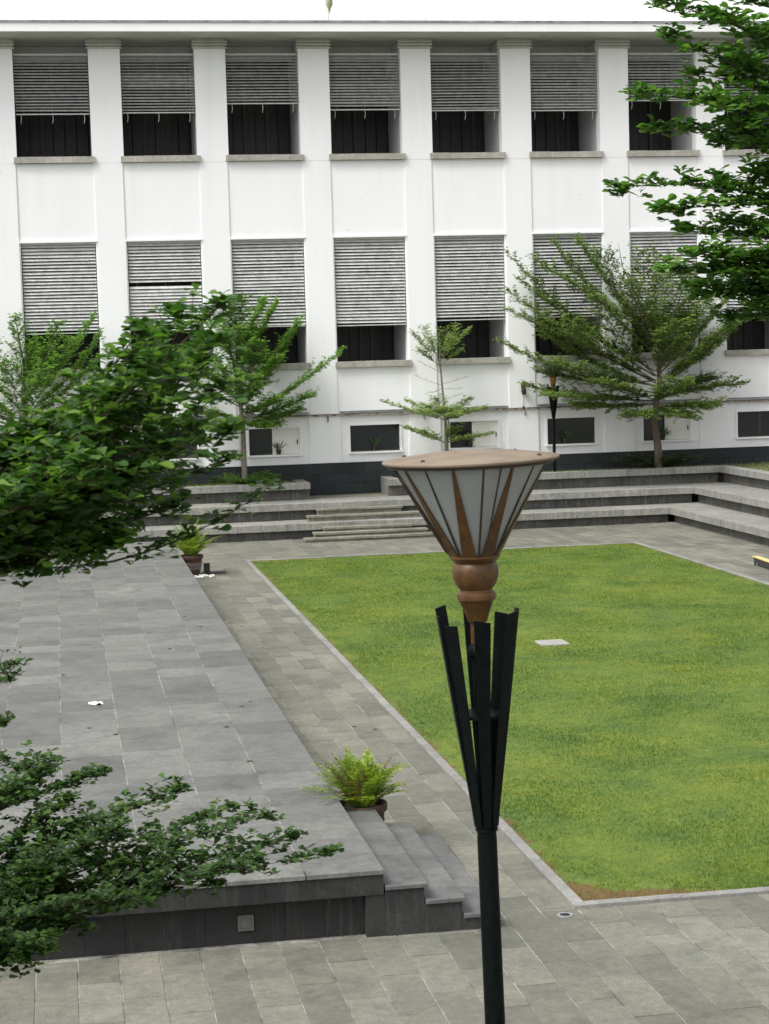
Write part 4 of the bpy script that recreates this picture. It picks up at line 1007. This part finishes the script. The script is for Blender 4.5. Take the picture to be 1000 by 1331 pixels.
# ------------------------------------------------------------------ potted ferns
def fern(label, loc, s, nfr, seed, length=0.46, dry=0.12):
    rng = np.random.default_rng(seed)
    t = thing('potted_fern', label, 'potted plant', loc, 'potted ferns by the platform')
    H = 0.43*s
    MB().lathe([(0.15*s, 0), (0.155*s, 0.015), (0.185*s, 0.12*s), (0.215*s, 0.30*s), (0.222*s, H-0.075*s), (0.245*s, H-0.07*s), (0.25*s, H-0.01), (0.245*s, H), (0.222*s, H), (0.215*s, H-0.05), (0.0, H-0.05)], 32).build('pot', 'terracotta', t, smooth=True)
    rel = MB()
    for k in range(14):
        a = 2*math.pi*k/14
        for q in range(3):
            pts = []
            for u_ in np.linspace(0, 1, 7):
                zz = (0.13+0.15*u_)*s; r_ = 0.186*s+(zz/s-0.12)*0.165*s+0.004
                aa = a+[0.18*math.sin(u_*9), -0.16*math.sin(u_*7+1), 0.12*math.cos(u_*8)+0.2][q]
                pts.append((r_*math.cos(aa), r_*math.sin(aa), zz))
            rel.tube(pts, 0.006*s, 4)
    rel.build('relief_pattern', 'cover', t)
    box('soil', 'soil', t, -0.14*s, 0.14*s, -0.14*s, 0.14*s, H-0.06, H-0.035)
    L, Ld, stems = [], [], MB()
    for k in range(nfr):
        a = rng.random()*2*math.pi; lean = rng.uniform(0.1, 1.08)
        ln = length*s*rng.uniform(0.6, 1.1)
        h = np.array([math.cos(a), math.sin(a), 0])
        p0 = np.array([0, 0, H-0.04])+h*rng.uniform(0.01, 0.12)*s
        pm = p0+(h*math.sin(lean)*0.45+UP*(0.75*math.cos(lean)+0.15))*ln*0.75
        p1 = p0+(h*math.sin(lean)*1.15+UP*(math.cos(lean)*1.0-0.25*lean*0.4))*ln
        n_ = 26; pts = bez(p0, pm, p1, n_)
        stems.tube(pts[::3], 0.0025, 3)
        tgt = Ld if rng.random() < dry else L
        for i in range(2, n_):
            d = unit(pts[i]-pts[i-1]); sd = unit(np.cross(d, UP)+1e-6); u2 = unit(np.cross(sd, d))
            wl_ = 0.075*s*math.sin(math.pi*(i/n_*0.86+0.12))*rng.uniform(0.8, 1.2)
            for sg in (-1, 1):
                for rep in range(1):
                    tgt.append((pts[i]+d*rng.uniform(-.4, .4)*ln/n_, sd*sg+d*0.35+u2*rng.normal(0.1, 0.15), u2+rng.normal(0, 0.2, 3), wl_, 0.022*s))
    stems.build('frond_stems', 'leaf_pale', t)
    leaf_object('fronds', L, TPL_SMALL, 'fern', t, rng)
    if Ld: leaf_object('dry_fronds', Ld, TPL_SMALL, 'fern_dry', t, rng)
    return t
fern('bushy yellow green fern in a brown patterned pot beside the platform steps', (2.575, 16.62, 0.0), 0.96, 85, 71, 0.56)
fern('fern in a brown pot at the far corner of the platform near white pebbles', (2.60, 38.75, 0.0), 1.0, 80, 72, 0.74, 0.0)

fl = thing('ground_spotlight', 'small dark spotlight with a flat plate standing in for shadow beside the far potted fern', 'spotlight', (2.98, 39.0, 0.003))
box('shadow_plate', 'iron', fl, -0.12, 0.34, -0.16, 0.16, 0.0, 0.02)  # thin dark sheet standing in for the flat shadow on the paving
MB().box(-0.11, 0.01, -0.07, 0.07, 0.021, 0.2).build('housing', 'iron', fl)
box('hood', 'iron', fl, -0.115, 0.015, -0.075, 0.075, 0.201, 0.212)
for k in range(34):
    a = rs.random()*6.28; r_ = rs.random()**0.5
    x, y = 2.80+0.26*r_*math.cos(a), 38.38+0.22*r_*math.sin(a); sz = rs.uniform(0.025, 0.045)
    pv = []
    for (fr_, zz) in ((0.5, 0.0), (1.0, 0.35), (0.9, 0.75), (0.4, 1.0)):
        for q in range(6):
            b = q*math.pi/3+rs.uniform(-.2, .2); pv.append((fr_*sz*math.cos(b), fr_*sz*0.8*math.sin(b), zz*sz*1.1))
    pf = [(5, 4, 3, 2, 1, 0), (18, 19, 20, 21, 22, 23)]+[(6*j+q, 6*j+(q+1) % 6, 6*j+6+(q+1) % 6, 6*j+6+q) for j in range(3) for q in range(6)]
    MB().add(pv, pf).build('pebble', 'pebble', None, (x, y, -0.001), smooth=True, label='white pebble in the little heap beside the far potted fern', category='pebble', group='white pebbles by the far pot')

# small plants on the basement sills
def sill_plant(label, x, seed, droop):
    rng = np.random.default_rng(seed)
    t = thing('sill_plant', label, 'potted plant', (x, D+0.035, 1.906), 'little pots on the basement sills')
    MB().lathe([(0.05, 0), (0.065, 0.08), (0.078, 0.10), (0.078, 0.13), (0.065, 0.13), (0.06, 0.11), (0, 0.11)], 14).build('pot', 'iron', t)
    L = []
    for k in range(22):
        a = rng.random()*6.28; d = np.array([math.cos(a)*0.7, math.sin(a)*0.25-0.15, rng.uniform(0.5, 1.6)-droop])
        L.append((np.array([0, 0, 0.10]), d, np.array([0.1, -1, 0.5]), rng.uniform(0.18, 0.34), 0.022))
    leaf_object('leaves', L, TPL_SMALL, 'leaf_shrub', t, rng)
sill_plant('spiky little potted plant on the half covered basement sill left of the steps', 5.66, 81, 0.0)
sill_plant('small pot of upright spiky leaves before the fully glazed basement window', 8.22, 82, -0.3)
sill_plant('little potted plant on the basement sill behind the slender young tree', 10.80, 83, 0.2)
sill_plant('small pot with thin leaves on the basement sill behind the torch lamp', 13.42, 84, 0.0)
sill_plant('little bushy pot on the basement sill behind the brown tree trunk', 16.15, 85, 0.4)

# ------------------------------------------------------------------ litter and bench
pp = MB(); pv = []
NP = 7
for j in range(NP):
    for i in range(NP):
        pv.append(((i/(NP-1)-0.5)*0.17+rs.uniform(-.008, .008), (j/(NP-1)-0.5)*0.20+rs.uniform(-.008, .008), 0.002+0.028*rs.random()**2))
nv = len(pv)
pv += [(x, y, z-0.0015) for x, y, z in pv]
pf = []
for j in range(NP-1):
    for i in range(NP-1):
        if (i, j) in ((0, 0), (5, 5), (5, 0), (0, 5), (0, 1)): continue
        q = (j*NP+i, j*NP+i+1, (j+1)*NP+i+1, (j+1)*NP+i); pf.append(q); pf.append(tuple(k+nv for k in q[::-1]))
MB().add(pv, pf).build('paper_scrap', 'paper', None, (0.294, 21.76, PLZ+0.002), label='crumpled white scrap of paper lying on the platform tiles', category='litter')
bn = thing('timber_bench', 'long low pale yellow timber plank on a dark frame near the seating terrace', 'bench', (13.72, 35.9, 0.0))
bn.rotation_euler = (0, 0, R(-4))
box('seat_plank', 'yellow', bn, 0.0, 0.13, -2.3, 0.0, 0.16, 0.18, 0.004)
box('side_rail', 'iron', bn, 0.015, 0.045, -2.25, -0.04, 0.06, 0.159); box('side_rail', 'iron', bn, 0.085, 0.115, -2.25, -0.04, 0.06, 0.159)
for yy in (-2.2, -1.15, -0.12):
    for xx in (0.016, 0.086): box('leg', 'iron', bn, xx, xx+0.03, yy, yy+0.05, -0.003, 0.0595)
# fallen leaves on platform, path and seats
fl_me = []
for q in range(3):
    v = [(0, 0, 0.002), (0.03, 0.022, 0.008), (0.06, 0.018, 0.006), (0.078, 0, 0.003), (0.06, -0.018, 0.009), (0.03, -0.022, 0.006)]
    fl_me.append(MB().add(v, [(0, 1, 2, 3, 4, 5)]).mesh('fallen_leaf', ['fern_dry', 'terracotta', 'copper'][q]))
for k in range(26):
    on = rs.random() < 0.6
    x, y = (rs.uniform(-1.2, 2.2), rs.uniform(16.5, 34)) if on else (rs.uniform(2.8, 3.85), rs.uniform(17.5, 36))
    put('fallen_leaf', rs.choice(fl_me), None, (x, y, PLZ+0.001 if on else 0.002), (0, 0, rs.random()*6.28),
        label='dry brown fallen leaf lying on the platform tiles' if on else 'dry brown fallen leaf lying on the path beside the lawn', category='leaf',
        group='fallen leaves on the platform' if on else 'fallen leaves on the path')
print('objects', len(bpy.data.objects))
